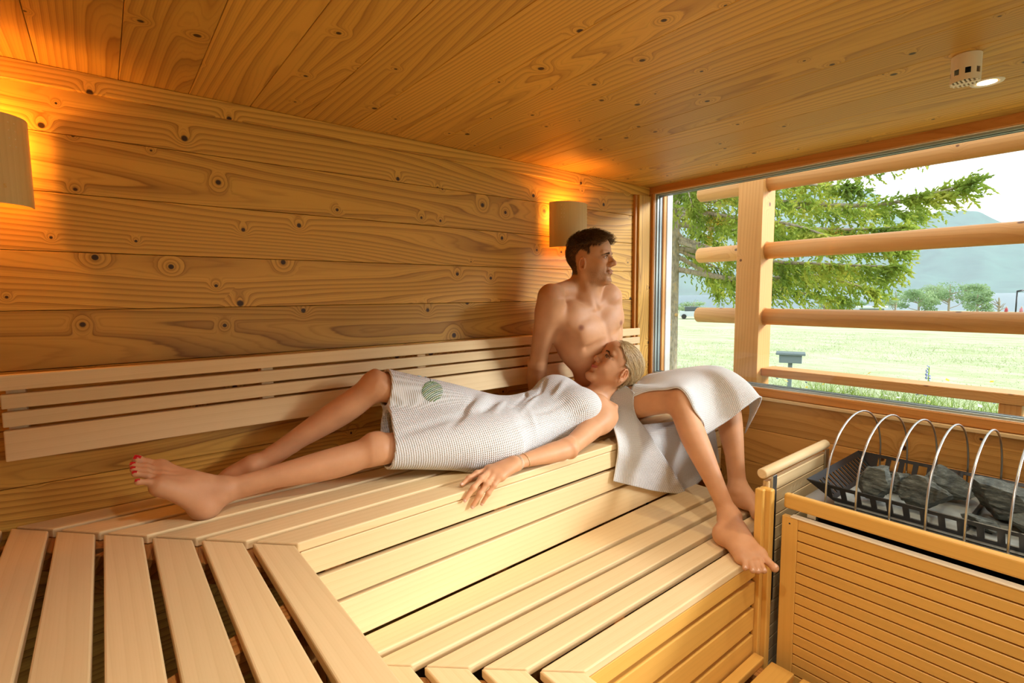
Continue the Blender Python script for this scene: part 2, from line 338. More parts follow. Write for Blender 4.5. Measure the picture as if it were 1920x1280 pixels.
# beams under the side section
hexa('support_beam', [(-0.27,1.93,0.885),(-0.20,1.99,0.885),(0.36,1.39,0.885),(0.30,1.33,0.885),(-0.27,1.93,ZU-0.028),(-0.20,1.99,ZU-0.028),(0.36,1.39,ZU-0.028),(0.30,1.33,ZU-0.028)], BEAM, 'y', 0.002, us)
hexa('support_beam', [(-0.29,0.84,0.885),(0.335,1.13,0.885),(0.335,1.19,0.885),(-0.29,0.90,0.885),(-0.29,0.84,ZU-0.028),(0.335,1.13,ZU-0.028),(0.335,1.19,ZU-0.028),(-0.29,0.90,ZU-0.028)], BEAM, 'x', 0.002, us)
box('support_beam', -0.29, 0.335, 0.20, 0.26, 0.885, ZU-0.028, BEAM, 'x', 0.002, us)
for z1, z0 in ((ZU-0.029, 0.868), (0.854, 0.768), (0.757, 0.634)):
    box('fascia_board', XC-0.026, XC-0.004, -1.2, YC-0.002, z0, z1, ABACHI, 'y', 0.003, us, 2)
for yy in (0.1, 1.1):
    box('support_post', 0.27, 0.33, yy-0.03, yy+0.03, 0, 0.885, BEAM, 'z', 0.002, us)
# lower bench
lb = empty('lower_bench', (1.3, 1.13, 0), 'low pale slatted bench under the man\'s bare feet', 'bench')
YL0 = 0.868; PL = 0.1035; WL = 0.0785
for i in range(5):
    y0 = YL0+i*PL; y1 = y0+WL if i < 4 else 1.60
    mx = lambda y: 0.931-(y-YL0)*1.105
    pts = []
    for z in (ZL-0.027, ZL):
        pts += [(mx(y0), y0, z), (1.874, y0, z) if i < 1 else (2.36, y0, z), (1.874, y1, z) if i < 1 else (2.36, y1, z), (mx(min(y1, 1.38)), y1, z)]
    if i == 4:
        pts = [(p[0], min(p[1], yf(p[0])-0.004), p[2]) for p in pts]
    hexa('slat', pts, ABACHI, 'x', 0.004, lb, 2)
fascia(lb, lambda x: YL0+0.002, 0.945, 1.872, [(ZL-0.029, 0.548), (0.528, 0.441), (0.421, 0.335), (0.313, 0.225)], ALDER)
box('support_beam', 0.95, 1.87, YL0+0.026, YL0+0.06, 0.05, 0.60, BEAM, 'x', 0.002, lb)
for xs in (1.2, 1.84, 2.3):
    box('support_beam', xs-0.025, xs+0.025, YL0+0.07, 1.39, 0.55, ZL-0.028, BEAM, 'y', 0.002, lb)
    box('support_post', xs-0.025, xs+0.025, 1.33, 1.38, 0.0, 0.55, BEAM, 'z', 0.002, lb)
ls = empty('low_side_bench', (0.66, 0.4, 0), 'low pale slatted bench at the bottom edge, mitred to the foot bench', 'bench')
for i in range(5):
    x1 = 0.927-i*0.1145; x0 = x1-0.087
    my = lambda x: YL0+(0.931-x)/1.105-0.005
    if x0 < XC: x0 = XC
    pts = []
    for z in (ZL-0.027, ZL):
        pts += [(x0, -1.2, z), (x1, -1.2, z), (x1, my(x1), z), (x0, my(x0), z)]
    hexa('slat', pts, ABACHI, 'y', 0.004, ls, 2)
hexa('support_beam', [(0.42,1.23,0.55),(0.46,1.29,0.55),(0.92,0.86,0.55),(0.88,0.80,0.55),(0.42,1.23,ZL-0.028),(0.46,1.29,ZL-0.028),(0.92,0.86,ZL-0.028),(0.88,0.80,ZL-0.028)], BEAM, 'y', 0.002, ls)
box('support_beam', XC, 0.92, 0.2, 0.26, 0.55, ZL-0.028, BEAM, 'x', 0.002, ls)
box('support_post', 0.86, 0.91, 0.2, 0.26, 0, 0.55, BEAM, 'z', 0.002, ls); box('support_post', 0.40, 0.45, 0.2, 0.26, 0, 0.55, BEAM, 'z', 0.002, ls)
for z1, z0 in ((ZL-0.029, 0.548), (0.528, 0.441), (0.421, 0.335), (0.313, 0.225)):
    box('fascia_board', 0.905, 0.925, -1.2, YL0-0.004, z0, z1, ALDER, 'y', 0.003, ls, 2)
# floor step / grate between lower bench and heater
st = empty('floor_step', (1.4, 0.6, 0), 'lowest wooden slatted step on the floor beside the heater guard', 'step')
for i in range(4):
    y1 = 0.905-i*0.1085; y0 = y1-0.081
    if i == 0: y1 = 0.862
    box('slat', 0.96, 1.868, y0, y1, ZS-0.03, ZS, ALDER, 'x', 0.004, st, 2)
for xs in (1.05, 1.45, 1.82):
    box('support_beam', xs-0.03, xs+0.03, 0.47, 0.86, 0.0, ZS-0.031, BEAM, 'y', 0.002, st)
# ------------------------------------------------------------------ heater side guard (panel between bench and heater)
sg = empty('side_guard', (2.1, 0.87, 0), 'slatted wooden guard panel with a round handrail at the end of the foot bench', 'guard rail')
box('post', 1.876, 1.900, 0.855, 0.885, 0.0, 0.888, ALDER, 'z', 0.003, sg); box('post', 1.901, 1.934, 0.836, 0.885, 0.0, 0.886, ALDER, 'z', 0.004, sg)
k = 0
zt = 0.905
while zt > 0.1:
    box('slat', 1.936, 2.50, 0.862, 0.884, zt-0.047, zt, ABACHI, 'x', 0.002, sg); zt -= 0.0505
for xs in (1.952, 2.462):
    b = box('steel_bracket', xs, xs+0.034, 0.853, 0.8605, 0.42 if xs < 2 else 0.5, 0.925, STEEL, 'z', 0.001, sg)
    b['label'] = 'flat steel bracket carrying the handrail'
round_bar('handrail', (1.896, 0.871, 0.943), (2.50, 0.871, 0.943), 0.0195, ABACHI, sg)
# ------------------------------------------------------------------ heater guard (front panel with grooved slats)
LIT_EDGE = wood('lit_edge_tone', (0.86, 0.76, 0.55), (0.76, 0.64, 0.42), None, ring=5.0, ring_mix=0.15, var=0.03)
hg = empty('heater_guard', (1.96, 0.3, 0), 'wide grooved wooden guard panel in front of the stone heater', 'guard panel')
XG = 1.95; YE = 0.815
box('stile', XG, XG+0.024, YE-0.056, YE, 0.0, 0.787, ALDER, 'z', 0.002, hg)
zt = 0.787
k = 0
while zt > 0.02:
    h = 0.0385 if k else 0.0425
    box('slat', XG+0.001, XG+0.022, -1.0, YE-0.0565, max(zt-h+0.0035, 0.0), zt, ALDER, 'y', 0.0015, hg); zt -= h+0.0018; k += 1
box('backing', XG+0.0225, XG+0.03, -1.0, YE-0.06, 0.0, 0.77, DARKGAP, 'y', 0, hg)
cs_ = box('lit_edge_strip', XG-0.002, XG+0.028, -1.0, YE-0.03, 0.7872, 0.7925, LIT_EDGE, 'y', 0.001, hg); cs_['label'] = 'pale strip added as the window-lit top edge of the panel'  # added strip; its pale colour stands in for window light on the edge
b = box('screw_head', XG-0.001, XG+0.002, YE-0.031, YE-0.025, 0.760, 0.766, BLACK, 'z', 0.001, hg)
box('top_rail', XG+0.012, XG+0.042, -1.0, YE+0.002, 0.812, 0.868, ALDER, 'y', 0.009, hg, 3)
for yy in (YE-0.09, 0.1, -0.5):
    box('steel_bracket', XG+0.031, XG+0.036, yy-0.015, yy+0.015, 0.70, 0.83, STEEL, 'z', 0.0005, hg)
# ------------------------------------------------------------------ stone heater
he = empty('sauna_heater', (2.33, 0.2, 0), 'black open stone heater with a slotted basket and steel hoops', 'heater')
box('body', 2.06, 2.60, -0.62, 0.74, 0.10, 0.805, BLACK, 'y', 0.01, he)
tp = box('top_plate', 2.005, 2.655, -0.68, 0.80, 0.806, 0.822, STEEL, 'y', 0.002, he)
for fx in (2.1, 2.55):
    for fy in (-0.55, 0.68): box('foot', fx-0.03, fx+0.03, fy-0.03, fy+0.03, 0.0, 0.10, BLACK, 'z', 0.003, he)
def slotted_panel(name, A, B, C_, D, n, m0, m1, slot0, slot1, sfrac, par, th=0.004):
    """panel A-B (bottom) D-C (top) with n upright slots, as one sheet with real openings"""
    A, B, C_, D = map(Vector, (A, B, C_, D))
    us_ = [0.0]
    for i in range(n):
        c0 = lerp(m0, m1, (i+(1-sfrac)/2)/n); c1 = lerp(m0, m1, (i+(1+sfrac)/2)/n); us_ += [c0, c1]
    us_.append(1.0); vs_ = [0.0, slot0, slot1, 1.0]
    e_ = (B-A).normalized(); l_ = (B-A).length
    def pt(u, v):
        tp = D.lerp(C_, u); t = min(max((tp-A).dot(e_), 0), l_)
        return (A+e_*t).lerp(tp, v)
    bm = bmesh.new(); grid = [[bm.verts.new(pt(u, v)) for v in vs_] for u in us_]
    for i in range(len(us_)-1):
        for j in range(3):
            if j == 1 and i % 2 == 1: continue
            bm.faces.new((grid[i][j], grid[i+1][j], grid[i+1][j+1], grid[i][j+1]))
    bmesh.ops.recalc_face_normals(bm, faces=bm.faces[:])
    bmesh.ops.solidify(bm, geom=bm.faces[:], thickness=th)
    return bm_obj(name, bm, BLACK, par)
R = dict(x0=2.078, x1=2.628, y0=-0.66, y1=0.782, z=0.907)          # rim
Bq = dict(x0=2.12, x1=2.585, y0=-0.60, y1=0.700, z=0.836)          # base
slotted_panel('basket_side', (Bq['x0'],Bq['y1'],Bq['z']), (Bq['x0'],Bq['y0'],Bq['z']), (R['x0'],R['y0'],R['z']), (R['x0'],R['y1'],R['z']), 28, 0.05, 0.97, 0.22, 0.80, 0.62, he)
slotted_panel('basket_side', (Bq['x1'],Bq['y1'],Bq['z']), (Bq['x1'],Bq['y0'],Bq['z']), (R['x1'],R['y0'],R['z']), (R['x1'],R['y1'],R['z']), 28, 0.05, 0.97, 0.22, 0.84, 0.62, he)
slotted_panel('basket_end', (Bq['x0'],Bq['y1'],Bq['z']), (Bq['x1'],Bq['y1'],Bq['z']), (R['x1'],R['y1'],R['z']), (R['x0'],R['y1'],R['z']), 14, 0.10, 0.93, 0.15, 0.78, 0.45, he)
slotted_panel('basket_end', (Bq['x0'],Bq['y0'],Bq['z']), (Bq['x1'],Bq['y0'],Bq['z']), (R['x1'],R['y0'],R['z']), (R['x0'],R['y0'],R['z']), 14, 0.10, 0.93, 0.15, 0.78, 0.45, he)
bt = box('basket_tray', Bq['x0'], Bq['x1'], Bq['y0'], Bq['y1'], 0.824, 0.838, plain('dusty_steel', (0.34, 0.37, 0.35), 0.5, 0.4, var=0.2), 'y', 0.001, he); bt['label'] = 'dusty pale metal tray under the stones'
for yy in (0.33, 0.10, -0.15):
    box('heating_element', 2.16, 2.55, yy-0.008, yy+0.008, 0.846, 0.858, BLACK, 'x', 0.004, bt)
tube('base_rod', [(2.035, -0.66, 0.832), (2.035, 0.75, 0.832)], 0.0045, STEEL, he)
tube('base_rod', [(2.640, -0.66, 0.84), (2.640, 0.75, 0.84)], 0.0045, STEEL, he)
for yh in (0.700, 0.604, 0.505, 0.408, 0.311, 0.213, 0.115, 0.017, -0.08, -0.18, -0.28):
    pts = [(2.035, yh, 0.832), (2.036, yh, 0.87)]
    cx, cz, ra, rb = 2.337, 0.905, 0.301, 0.238
    for i in range(25):
        a = math.pi - math.pi*i/24
        pts.append((cx+ra*math.cos(a), yh, cz+rb*abs(math.sin(a))**0.92))
    pts += [(2.639, yh, 0.88), (2.640, yh, 0.84)]
    o = tube('wire_hoop', pts, 0.0035, STEEL, he, 8)
# stones: every stone a thing of its own
STONE, nt, sb_ = new_mat('grey_olivine_stone'); L = nt.links.new
tc = N(nt, 'ShaderNodeTexCoord'); mp = N(nt, 'ShaderNodeMapping'); mp.inputs['Scale'].default_value = (1, 1, 3.5); L(tc.outputs['Object'], mp.inputs[0])
n1 = N(nt, 'ShaderNodeTexNoise', i_Scale=26.0, i_Detail=8.0, i_Roughness=0.7); L(mp.outputs[0], n1.inputs['Vector'])
r1 = ramp(nt, [(0.30, (0.035, 0.042, 0.038)), (0.52, (0.10, 0.115, 0.10)), (0.68, (0.20, 0.22, 0.195)), (0.8, (0.34, 0.36, 0.33))], n1.outputs[0]); L(r1.outputs[0], sb_.inputs['Base Color'])
bp = N(nt, 'ShaderNodeBump', i_Strength=1.0, i_Distance=0.010); L(n1.outputs[0], bp.inputs['Height']); L(bp.outputs[0], sb_.inputs['Normal']); sb_.inputs['Roughness'].default_value = 0.8
def stone(name, c, size, rot, seed, label):
    rnd = random.Random(seed)
    bm = bmesh.new(); bmesh.ops.create_icosphere(bm, subdivisions=5, radius=1)
    planes = []
    for k in range(15):
        n = Vector((rnd.gauss(0,1), rnd.gauss(0,1), rnd.gauss(0,.8))).normalized(); planes.append((n, rnd.uniform(0.42, 0.80)))
    from mathutils import noise as mn
    E = Euler(rot).to_matrix(); s0 = Vector((seed*3.1, 0, 0))
    for v in bm.verts:
        p = v.co.copy()
        for n, d in planes:
            s = p.dot(n)
            if s > d: p -= n*(s-d)
        q = p.normalized()
        lay = mn.noise(Vector((q.x*1.2, q.y*1.2, p.z*11))+s0)
        p += q*(0.10*mn.noise(p*1.7+s0)+0.05*lay+0.035*mn.noise(p*6+s0))
        v.co = E @ Vector((p.x*size[0]*1.28, p.y*size[1]*1.28, p.z*size[2]*1.28))
    zmin = min(v.co.z for v in bm.verts)
    o = bm_obj(name, bm, STONE, None, True)
    o.location = (c[0], c[1], c[2]-zmin)
    try: o.data.set_sharp_from_angle(angle=math.radians(32))
    except Exception: pass
    return tag(o, label, 'stone', 'stones in the heater basket')
TZ = 0.839
stone('heater_stone', (2.225, 0.600, TZ), (0.058, 0.060, 0.058), (0.3, 0.25, 0.6), 3, 'upright grey stone nearest the left end of the heater basket')
stone('heater_stone', (2.40, 0.575, TZ), (0.055, 0.06, 0.045), (0.1, 0.2, 1.1), 8, 'small dark stone behind, left at the back of the heater basket')
stone('heater_stone', (2.235, 0.455, TZ), (0.060, 0.105, 0.048), (-0.15, 0.1, 0.15), 12, 'long flat-sided grey stone lying along the front of the basket')
stone('heater_stone', (2.43, 0.445, TZ), (0.070, 0.085, 0.056), (0.35, -0.1, 0.5), 21, 'tilted wedge-shaped stone at the back, under the third hoop')
stone('heater_stone', (2.375, 0.275, TZ), (0.080, 0.090, 0.062), (0.1, 0.05, 0.3), 5, 'biggest blocky grey stone in the middle of the heater basket')
stone('heater_stone', (2.41, 0.10, TZ), (0.075, 0.10, 0.060), (0.5, 0.1, -0.4), 33, 'large tilted stone leaning beyond the fifth hoop')
stone('heater_stone', (2.30, 0.135, TZ), (0.06, 0.085, 0.032), (0.1, 0.1, 0.2), 41, 'flat layered slate stone in front of the leaning stone')
stone('heater_stone', (2.205, 0.11, TZ), (0.05, 0.075, 0.030), (0.05, -0.1, 0.5), 52, 'thin flat stone at the front right of the heater basket')
stone('heater_stone', (2.215, 0.30, TZ), (0.05, 0.05, 0.018), (0.05, -0.1, 0.9), 57, 'smallest flat stone chip lying behind the front basket wall')
stone('heater_stone', (2.28, -0.05, TZ), (0.07, 0.08, 0.045), (0.2, 0.1, 0.5), 61, 'rough stone at the far right, partly out of the picture')
# ------------------------------------------------------------------ wall lamps
def wall_lamp(px0, px1, py_top, py_bot, ydist, label, bulb, text=None):
    """bent veneer shade standing off the wall"""
    pass
def sconce(xc, w, zb, zt, depth, label, energy):
    r = empty('wall_lamp', (xc, YB, zb), label, 'lamp', 'veneer wall lamps')
    V = []; Fc = []; n = 28
    th = 0.003
    for j, (off) in enumerate((0, th)):
        for k in range(n+1):
            t = k/n; a = math.pi*t
            x = xc - (w/2-off)*math.cos(a)
            y = YB - 0.028 - (depth-0.028-off)*math.sin(a)**0.8
            V += [(x, y, zb), (x, y, zt)]
    m = 2*(n+1)
    for k in range(n):
        a = 2*k
        Fc.append((a, a+2, a+3, a+1)); Fc.append((m+a, m+a+1, m+a+3, m+a+2))
        Fc.append((a, m+a, m+a+2, a+2)); Fc.append((a+1, a+3, m+a+3, m+a+1))
    Fc.append((0, 1, m+1, m)); Fc.append((2*n, m+2*n, m+2*n+1, 2*n+1))
    c = Vector((xc, YB-depth/2, (zb+zt)/2))
    # local x along the grain (vertical)
    Mx = Matrix(((0,1,0,0),(0,0,1,0),(1,0,0,0),(0,0,0,1))); Mx.translation = c
    inv = Mx.inverted()
    s = mesh_obj('shade', [inv @ Vector(v) for v in V], Fc, PLY, r, False, Mx)
    for p in s.data.polygons: p.use_smooth = False
    # pinholes near the upper corner
    for side in (-1, 1):
        for q in range(2):
            for h in range(4):
                a = math.acos(-side*(0.80-0.09*q)) if True else 0
                a = math.pi*(0.20+0.045*q) if side < 0 else math.pi*(0.80-0.045*q)
                x = xc-(w/2)*math.cos(a); y = YB-0.028-(depth-0.028)*math.sin(a)**0.8
                bm_ = bmesh.new(); bmesh.ops.create_icosphere(bm_, subdivisions=1, radius=0.0018)
                bm_obj('pinhole', bm_, PIN, s, True, Matrix.Translation((x, y, zt-0.022-0.020*h)))
    bx = box('lamp_base', xc-0.03, xc+0.03, YB-0.03, YB-0.001, (zb+zt)/2-0.05, (zb+zt)/2+0.05, WHITE, 'z', 0.003, r)
    bmz = bmesh.new(); bmesh.ops.create_uvsphere(bmz, u_segments=16, v_segments=10, radius=0.020)
    bm_obj('bulb', bmz, BULB, r, True, Matrix.Translation((xc, YB-0.052, zt-0.075)))
    l = bpy.data.lights.new('lamp_light', 'POINT'); l.energy = energy; l.color = (1.0, 0.40, 0.06); l.shadow_soft_size = 0.018
    lo = bpy.data.objects.new('lamp_light', l); lo.location = (xc, YB-0.085, zt-0.05); link(lo, r)
    return r, s
PIN = plain('lit_pinhole', (0.9, 0.75, 0.45), 0.5)
BULB = plain('lamp_bulb', (1, 0.6, 0.25), 0.4, emit=(1.0, 0.45, 0.10, 6.0))
r1, s1 = sconce(-0.249, 0.235, 1.872, 2.105, 0.13, 'bent veneer wall lamp cut off by the left picture edge', 4.0)
r2, s2 = sconce(1.952, 0.235, 1.868, 2.098, 0.13, 'bent veneer wall lamp above the man\'s head near the window', 3.0)
# a golden letter on the left lamp
tx = bpy.data.curves.new('lettering', 'FONT'); tx.body = 's'; tx.size = 0.022; tx.extrude = 0.0004; tx.align_x = 'CENTER'
tmp = bpy.data.objects.new('lettering_curve', tx); lme = bpy.data.meshes.new_from_object(tmp); bpy.data.objects.remove(tmp)
lme.materials.clear(); lme.materials.append(plain('gold_print', (0.70, 0.42, 0.08), 0.5))
txo = bpy.data.objects.new('lettering', lme); a_ = math.pi*0.70
txo.location = (-0.249-0.1175*math.cos(a_), YB-0.028-0.102*math.sin(a_)**0.8-0.0012, 1.912); txo.rotation_euler = (math.pi/2, 0, math.radians(32))
link(txo, s1); txo['label'] = 'golden letter printed low on the shade'
# ceiling spot
sp_ = empty('ceiling_spot', (2.225, 0.366, ZC), 'round recessed ceiling spotlight switched on near the window', 'light')
V, Fc = [], []
prof = [(0.024, 0.004), (0.028, -0.001), (0.034, -0.003), (0.0405, -0.002), (0.042, 0.0)]
for r_, z_ in prof:
    for k in range(32): V.append((r_*math.cos(k*math.pi/16), r_*math.sin(k*math.pi/16), z_))
for i in range(len(prof)-1):
    for k in range(32): Fc.append((i*32+k, i*32+(k+1) % 32, (i+1)*32+(k+1) % 32, (i+1)*32+k))
ring_ = mesh_obj('trim_ring', V, Fc, WHITE, sp_, True, Matrix.Translation((2.225, 0.366, ZC)))
V = [(0.0245*math.cos(k*math.pi/16), 0.0245*math.sin(k*math.pi/16), 0.0) for k in range(32)]
mesh_obj('lens', V, [tuple(range(31, -1, -1))], plain('lit_lens', (1, 1, 1), 0.3, emit=(1.0, 0.93, 0.72, 9.0)), ring_, False, Matrix.Translation((2.225, 0.366, ZC-0.0008)))
l = bpy.data.lights.new('spot_light', 'SPOT'); l.energy = 25; l.color = (1.0, 0.83, 0.55); l.spot_size = math.radians(120); l.spot_blend = 0.6; l.shadow_soft_size = 0.03
lo = bpy.data.objects.new('spot_light', l); lo.location = (2.225, 0.366, ZC-0.012); link(lo, sp_)
for (x_, y_, where) in ((0.35, 0.45, 'above the foreground side bench'), (1.15, 0.30, 'above the middle of the floor'), (1.0, -0.8, 'nearest the added opening')):  # unseen spots added to fill the room with light
    rt = empty('ceiling_spot', (x_, y_, ZC), 'added fill spotlight '+where+', outside the picture', 'light')
    def cp(o, par, M0):
        c = o.copy(); COL.objects.link(c); c.parent = par; c.matrix_parent_inverse = o.matrix_parent_inverse.copy()
        if c.type == 'LIGHT': c.data = c.data.copy(); c.data.energy = 36; c.data.color = (1.0, 0.94, 0.82)
        for k in o.children: cp(k, c, M0)
    for ch in list(sp_.children): cp(ch, rt, None)
# temperature sensor cage on the ceiling
sx, sy = P(1813, 104, z=ZC)[:2]
se = empty('ceiling_sensor', (sx, sy, ZC), 'cream cylindrical sensor housing hanging from the ceiling beside the spotlight', 'sensor')
bm = bmesh.new()
SR, SH = 0.0335, 0.072
n = 48
rows = [0.0, 0.040, 0.056, SH]
ring = [[bm.verts.new((SR*math.cos(2*math.pi*k/n), SR*math.sin(2*math.pi*k/n), -z)) for k in range(n)] for z in rows]
for j in range(3):
    for k in range(n):
        if j == 1 and (k % 6) in (1, 2, 3): continue
        bm.faces.new((ring[j][k], ring[j+1][k], ring[j+1][(k+1) % n], ring[j][(k+1) % n]))
bmesh.ops.recalc_face_normals(bm, faces=bm.faces[:]); bmesh.ops.solidify(bm, geom=bm.faces[:], thickness=0.002)
bm_obj('housing', bm, WHITE, se, False, Matrix.Translation((sx, sy, ZC-0.001)))
bm = bmesh.new()
for q in range(-3, 4):
    hw = math.sqrt(max(0, SR**2-(q*0.009)**2)); add_box(bm, -hw, hw, q*0.009-0.0022, q*0.009+0.0022, -SH-0.002, -SH)
add_box(bm, -0.006, 0.006, -SR+0.001, SR-0.001, -SH-0.0026, -SH-0.0004)
bm_obj('grille', bm, WHITE, se, False, Matrix.Translation((sx, sy, ZC-0.001)))
bm = bmesh.new(); bmesh.ops.create_cone(bm, cap_ends=True, segments=20, radius1=0.016, radius2=0.016, depth=0.055)
bm_obj('probe', bm, BLACK, se, False, Matrix.Translation((sx, sy, ZC-0.034)))
# ------------------------------------------------------------------ outside: timber screen
ts = empty('timber_screen', (3.38, 0.9, -0.4), 'wooden screen of a square post and round rails outside the window', 'fence')
po = box('post', 3.30, 3.475, 1.573, 1.733, -0.4, 3.0, LARCH, 'z', 0.004, ts)
for z_ in (2.326, 1.895, 1.468):
    round_bar('rail', (3.39, 2.062, z_), (3.39, -3.2, z_), 0.053, LARCH, ts, 28, 0.006)
    V, Fc = tube_data([(3.39, 1.5735, z_), (3.39, 1.570, z_)], [0.060, 0.0585], 24)
    mesh_obj('rail_collar', V, Fc, LARCHF, ts)
box('bottom_board', 3.36, 3.52, 1.572, -3.2, 1.078, 1.130, LARCH, 'y', 0.003, ts)
for yb in (0.345, -1.6):
    box('short_post', 3.37, 3.49, yb, yb+0.082, -0.4, 1.077, LARCH, 'z', 0.003, ts)
# ------------------------------------------------------------------ ground, lake, mountains
GZ = -0.40
gm_, nt, b = new_mat('mown_meadow'); L = nt.links.new
tc = N(nt, 'ShaderNodeTexCoord')
mp = N(nt, 'ShaderNodeMapping'); mp.inputs['Scale'].default_value = (0.9, 0.35, 1); mp.inputs['Rotation'].default_value = (0, 0, 0.5); L(tc.outputs['Object'], mp.inputs[0])
n1 = N(nt, 'ShaderNodeTexNoise', i_Scale=1.6, i_Detail=12.0, i_Roughness=0.76); L(mp.outputs[0], n1.inputs['Vector'])
r1_ = ramp(nt, [(0.26, (0.22, 0.28, 0.11)), (0.40, (0.36, 0.41, 0.21)), (0.54, (0.46, 0.50, 0.31)), (0.70, (0.54, 0.57, 0.40))], n1.outputs[0])
L(r1_.outputs[0], b.inputs['Base Color']); b.inputs['Roughness'].default_value = 0.9; b.inputs['Specular IOR Level'].default_value = 0.1
V = []; Fc = []; nx, ny = 60, 60
for i in range(nx+1):
    for j in range(ny+1):
        x = -40 + 110*(i/nx); y = -60 + 140*(j/ny); V.append((x, y, GZ + 0.05*math.sin(x*0.5)*math.sin(y*0.37) if x > 8 else GZ))
for i in range(nx):
    for j in range(ny):
        a = i*(ny+1)+j; Fc.append((a, a+ny+1, a+ny+2, a+1))
me_ = mesh_obj('meadow', V, Fc, gm_); struct(me_, 'pale freshly mown meadow between the house and the lake')
wm, nt, b = new_mat('lake_water'); b.inputs['Base Color'].default_value = (0.10, 0.16, 0.18, 1); b.inputs['Roughness'].default_value = 0.4
tc = N(nt, 'ShaderNodeTexCoord'); n1 = N(nt, 'ShaderNodeTexNoise', i_Scale=1.5, i_Detail=3.0); nt.links.new(tc.outputs['Object'], n1.inputs['Vector'])
bp = N(nt, 'ShaderNodeBump', i_Strength=0.4, i_Distance=0.3); nt.links.new(n1.outputs[0], bp.inputs['Height']); nt.links.new(bp.outputs[0], b.inputs['Normal'])
lk = mesh_obj('lake', [(-800,-1500,GZ-0.5),(2600,-1500,GZ-0.5),(2600,3000,GZ-0.5),(-800,3000,GZ-0.5)], [(0,1,2,3)], wm); struct(lk, 'pale bright lake beyond the meadow')
# mountains: ridge heights read against the horizon, at real distances
from mathutils import noise as mnoise
def mountain(name, label, dist, pts, seed, col, depth):
    """pts: list of (px column, ridge px row); ridge stands at horizontal distance dist, base falls towards the lake"""
    m = plain(name+'_forest', col, 0.95, var=0.30, scale=0.03, spec=0.0)
    V = []; Fc = []; rows = 26; cols = 150
    xs = [p[0] for p in pts]; ys = [p[1] for p in pts]
    for i in range(cols+1):
        px = lerp(xs[0], xs[-1], i/cols); py = float(np.interp(px, xs, ys))
        top = P(px, py, d=dist); base_dir = Vector((top.x, top.y, 0)).normalized()
        H = top.z - (GZ-1)
        for j in range(rows+1):
            t = j/rows
            r_ = dist - depth*(1-t)
            z = GZ-1 + H*(t**1.15)
            q = base_dir*r_
            nz = mnoise.fractal(Vector((q.x*0.006+seed, q.y*0.006, 0)), 0.9, 2.0, 4)
            z += nz*H*0.16*math.sin(math.pi*min(t, 1)) + mnoise.noise(Vector((q.x*0.05, q.y*0.05, seed)))*3*t
            V.append((q.x, q.y, z))
    for i in range(cols):
        for j in range(rows):
            a = i*(rows+1)+j; Fc.append((a, a+rows+1, a+rows+2, a+1))
    o = mesh_obj(name, V, Fc, m, None, True); struct(o, label); return o
mountain('mountains', 'forested mountain with two summits beyond the lake', 1500, [(1150,330),(1300,345),(1420,330),(1520,345),(1590,352),(1640,362),(1665,385),(1690,405),(1715,412),(1735,403),(1760,396),(1800,396),(1830,394),(1848,402),(1875,416),(1905,425),(1950,440),(2050,450),(2200,420),(2400,440)], 3.0, (0.05, 0.12, 0.085), 520)
# ------------------------------------------------------------------ haze over the lake
hm = bpy.data.materials.new('lake_haze'); hm.use_nodes = True; nt = hm.node_tree; nt.nodes.clear()
vs = N(nt, 'ShaderNodeVolumeScatter'); vs.inputs['Color'].default_value = (0.86, 0.95, 1.0, 1); vs.inputs['Density'].default_value = HAZE = 0.0005; vs.inputs['Anisotropy'].default_value = 0.0
ou = N(nt, 'ShaderNodeOutputMaterial'); nt.links.new(vs.outputs[0], ou.inputs['Volume'])
hz = box('haze', 110, 1000, -900, 1700, -0.7, 150, hm, 'x', 0); struct(hz, 'thin pale haze hanging over the lake')
# ------------------------------------------------------------------ grass, flowers in front of the screen
def blades(name, n, area, hmin, hmax, mat, seed, w=0.006, lean=0.35):
    rnd = random.Random(seed); V = []; Fc = []
    for _ in range(n):
        x, y = area(rnd); h = rnd.uniform(hmin, hmax); a = rnd.uniform(0, 6.283); dx, dy = math.cos(a)*w, math.sin(a)*w
        lx, ly = rnd.gauss(0, lean)*h, rnd.gauss(0, lean)*h
        k = len(V)
        V += [(x-dx, y-dy, GZ), (x+dx, y+dy, GZ), (x+dx*0.6+lx*0.4, y+dy*0.6+ly*0.4, GZ+h*0.6), (x-dx*0.6+lx*0.4, y-dy*0.6+ly*0.4, GZ+h*0.6), (x+lx, y+ly, GZ+h)]
        Fc += [(k, k+1, k+2, k+3), (k+3, k+2, k+4)]
    return mesh_obj(name, V, Fc, mat)
GRASS = plain('fresh_grass', (0.26, 0.38, 0.055), 0.7, var=0.35, scale=3, spec=0.2)
HAY = plain('mown_grass', (0.44, 0.48, 0.25), 0.8, var=0.35, scale=0.8, spec=0.1)
def strip(r):
    d = 4.4 + 5.2*r.random()**1.3; y = r.uniform(-4.0, 3.5); return (d, y)
tag(blades('long_grass', 26000, strip, 0.25, 0.75, GRASS, 1), 'tall flowering grass growing just outside the window', 'grass', None, 'stuff')
def far_area(r):
    d = 8.5 + 22*r.random()**1.3; a = math.radians(r.uniform(-12, 62)); return (d*math.cos(a), d*math.sin(a))
tag(blades('mown_grass', 60000, far_area, 0.02, 0.07, HAY, 2, 0.007, 0.9), 'short mown grass stubble of the meadow', 'grass', None, 'stuff')
def flower_mesh(seed, r):
    rnd = random.Random(seed); bm = bmesh.new(); n = 7
    c = bm.verts.new((0, 0, 0.004))
    for k in range(n):
        a = 2*math.pi*k/n; b_ = a+0.7
        bm.faces.new((c, bm.verts.new((r*math.cos(a), r*math.sin(a), rnd.uniform(0, .01))), bm.verts.new((r*math.cos(b_), r*math.sin(b_), rnd.uniform(0, .01)))))
    return bm
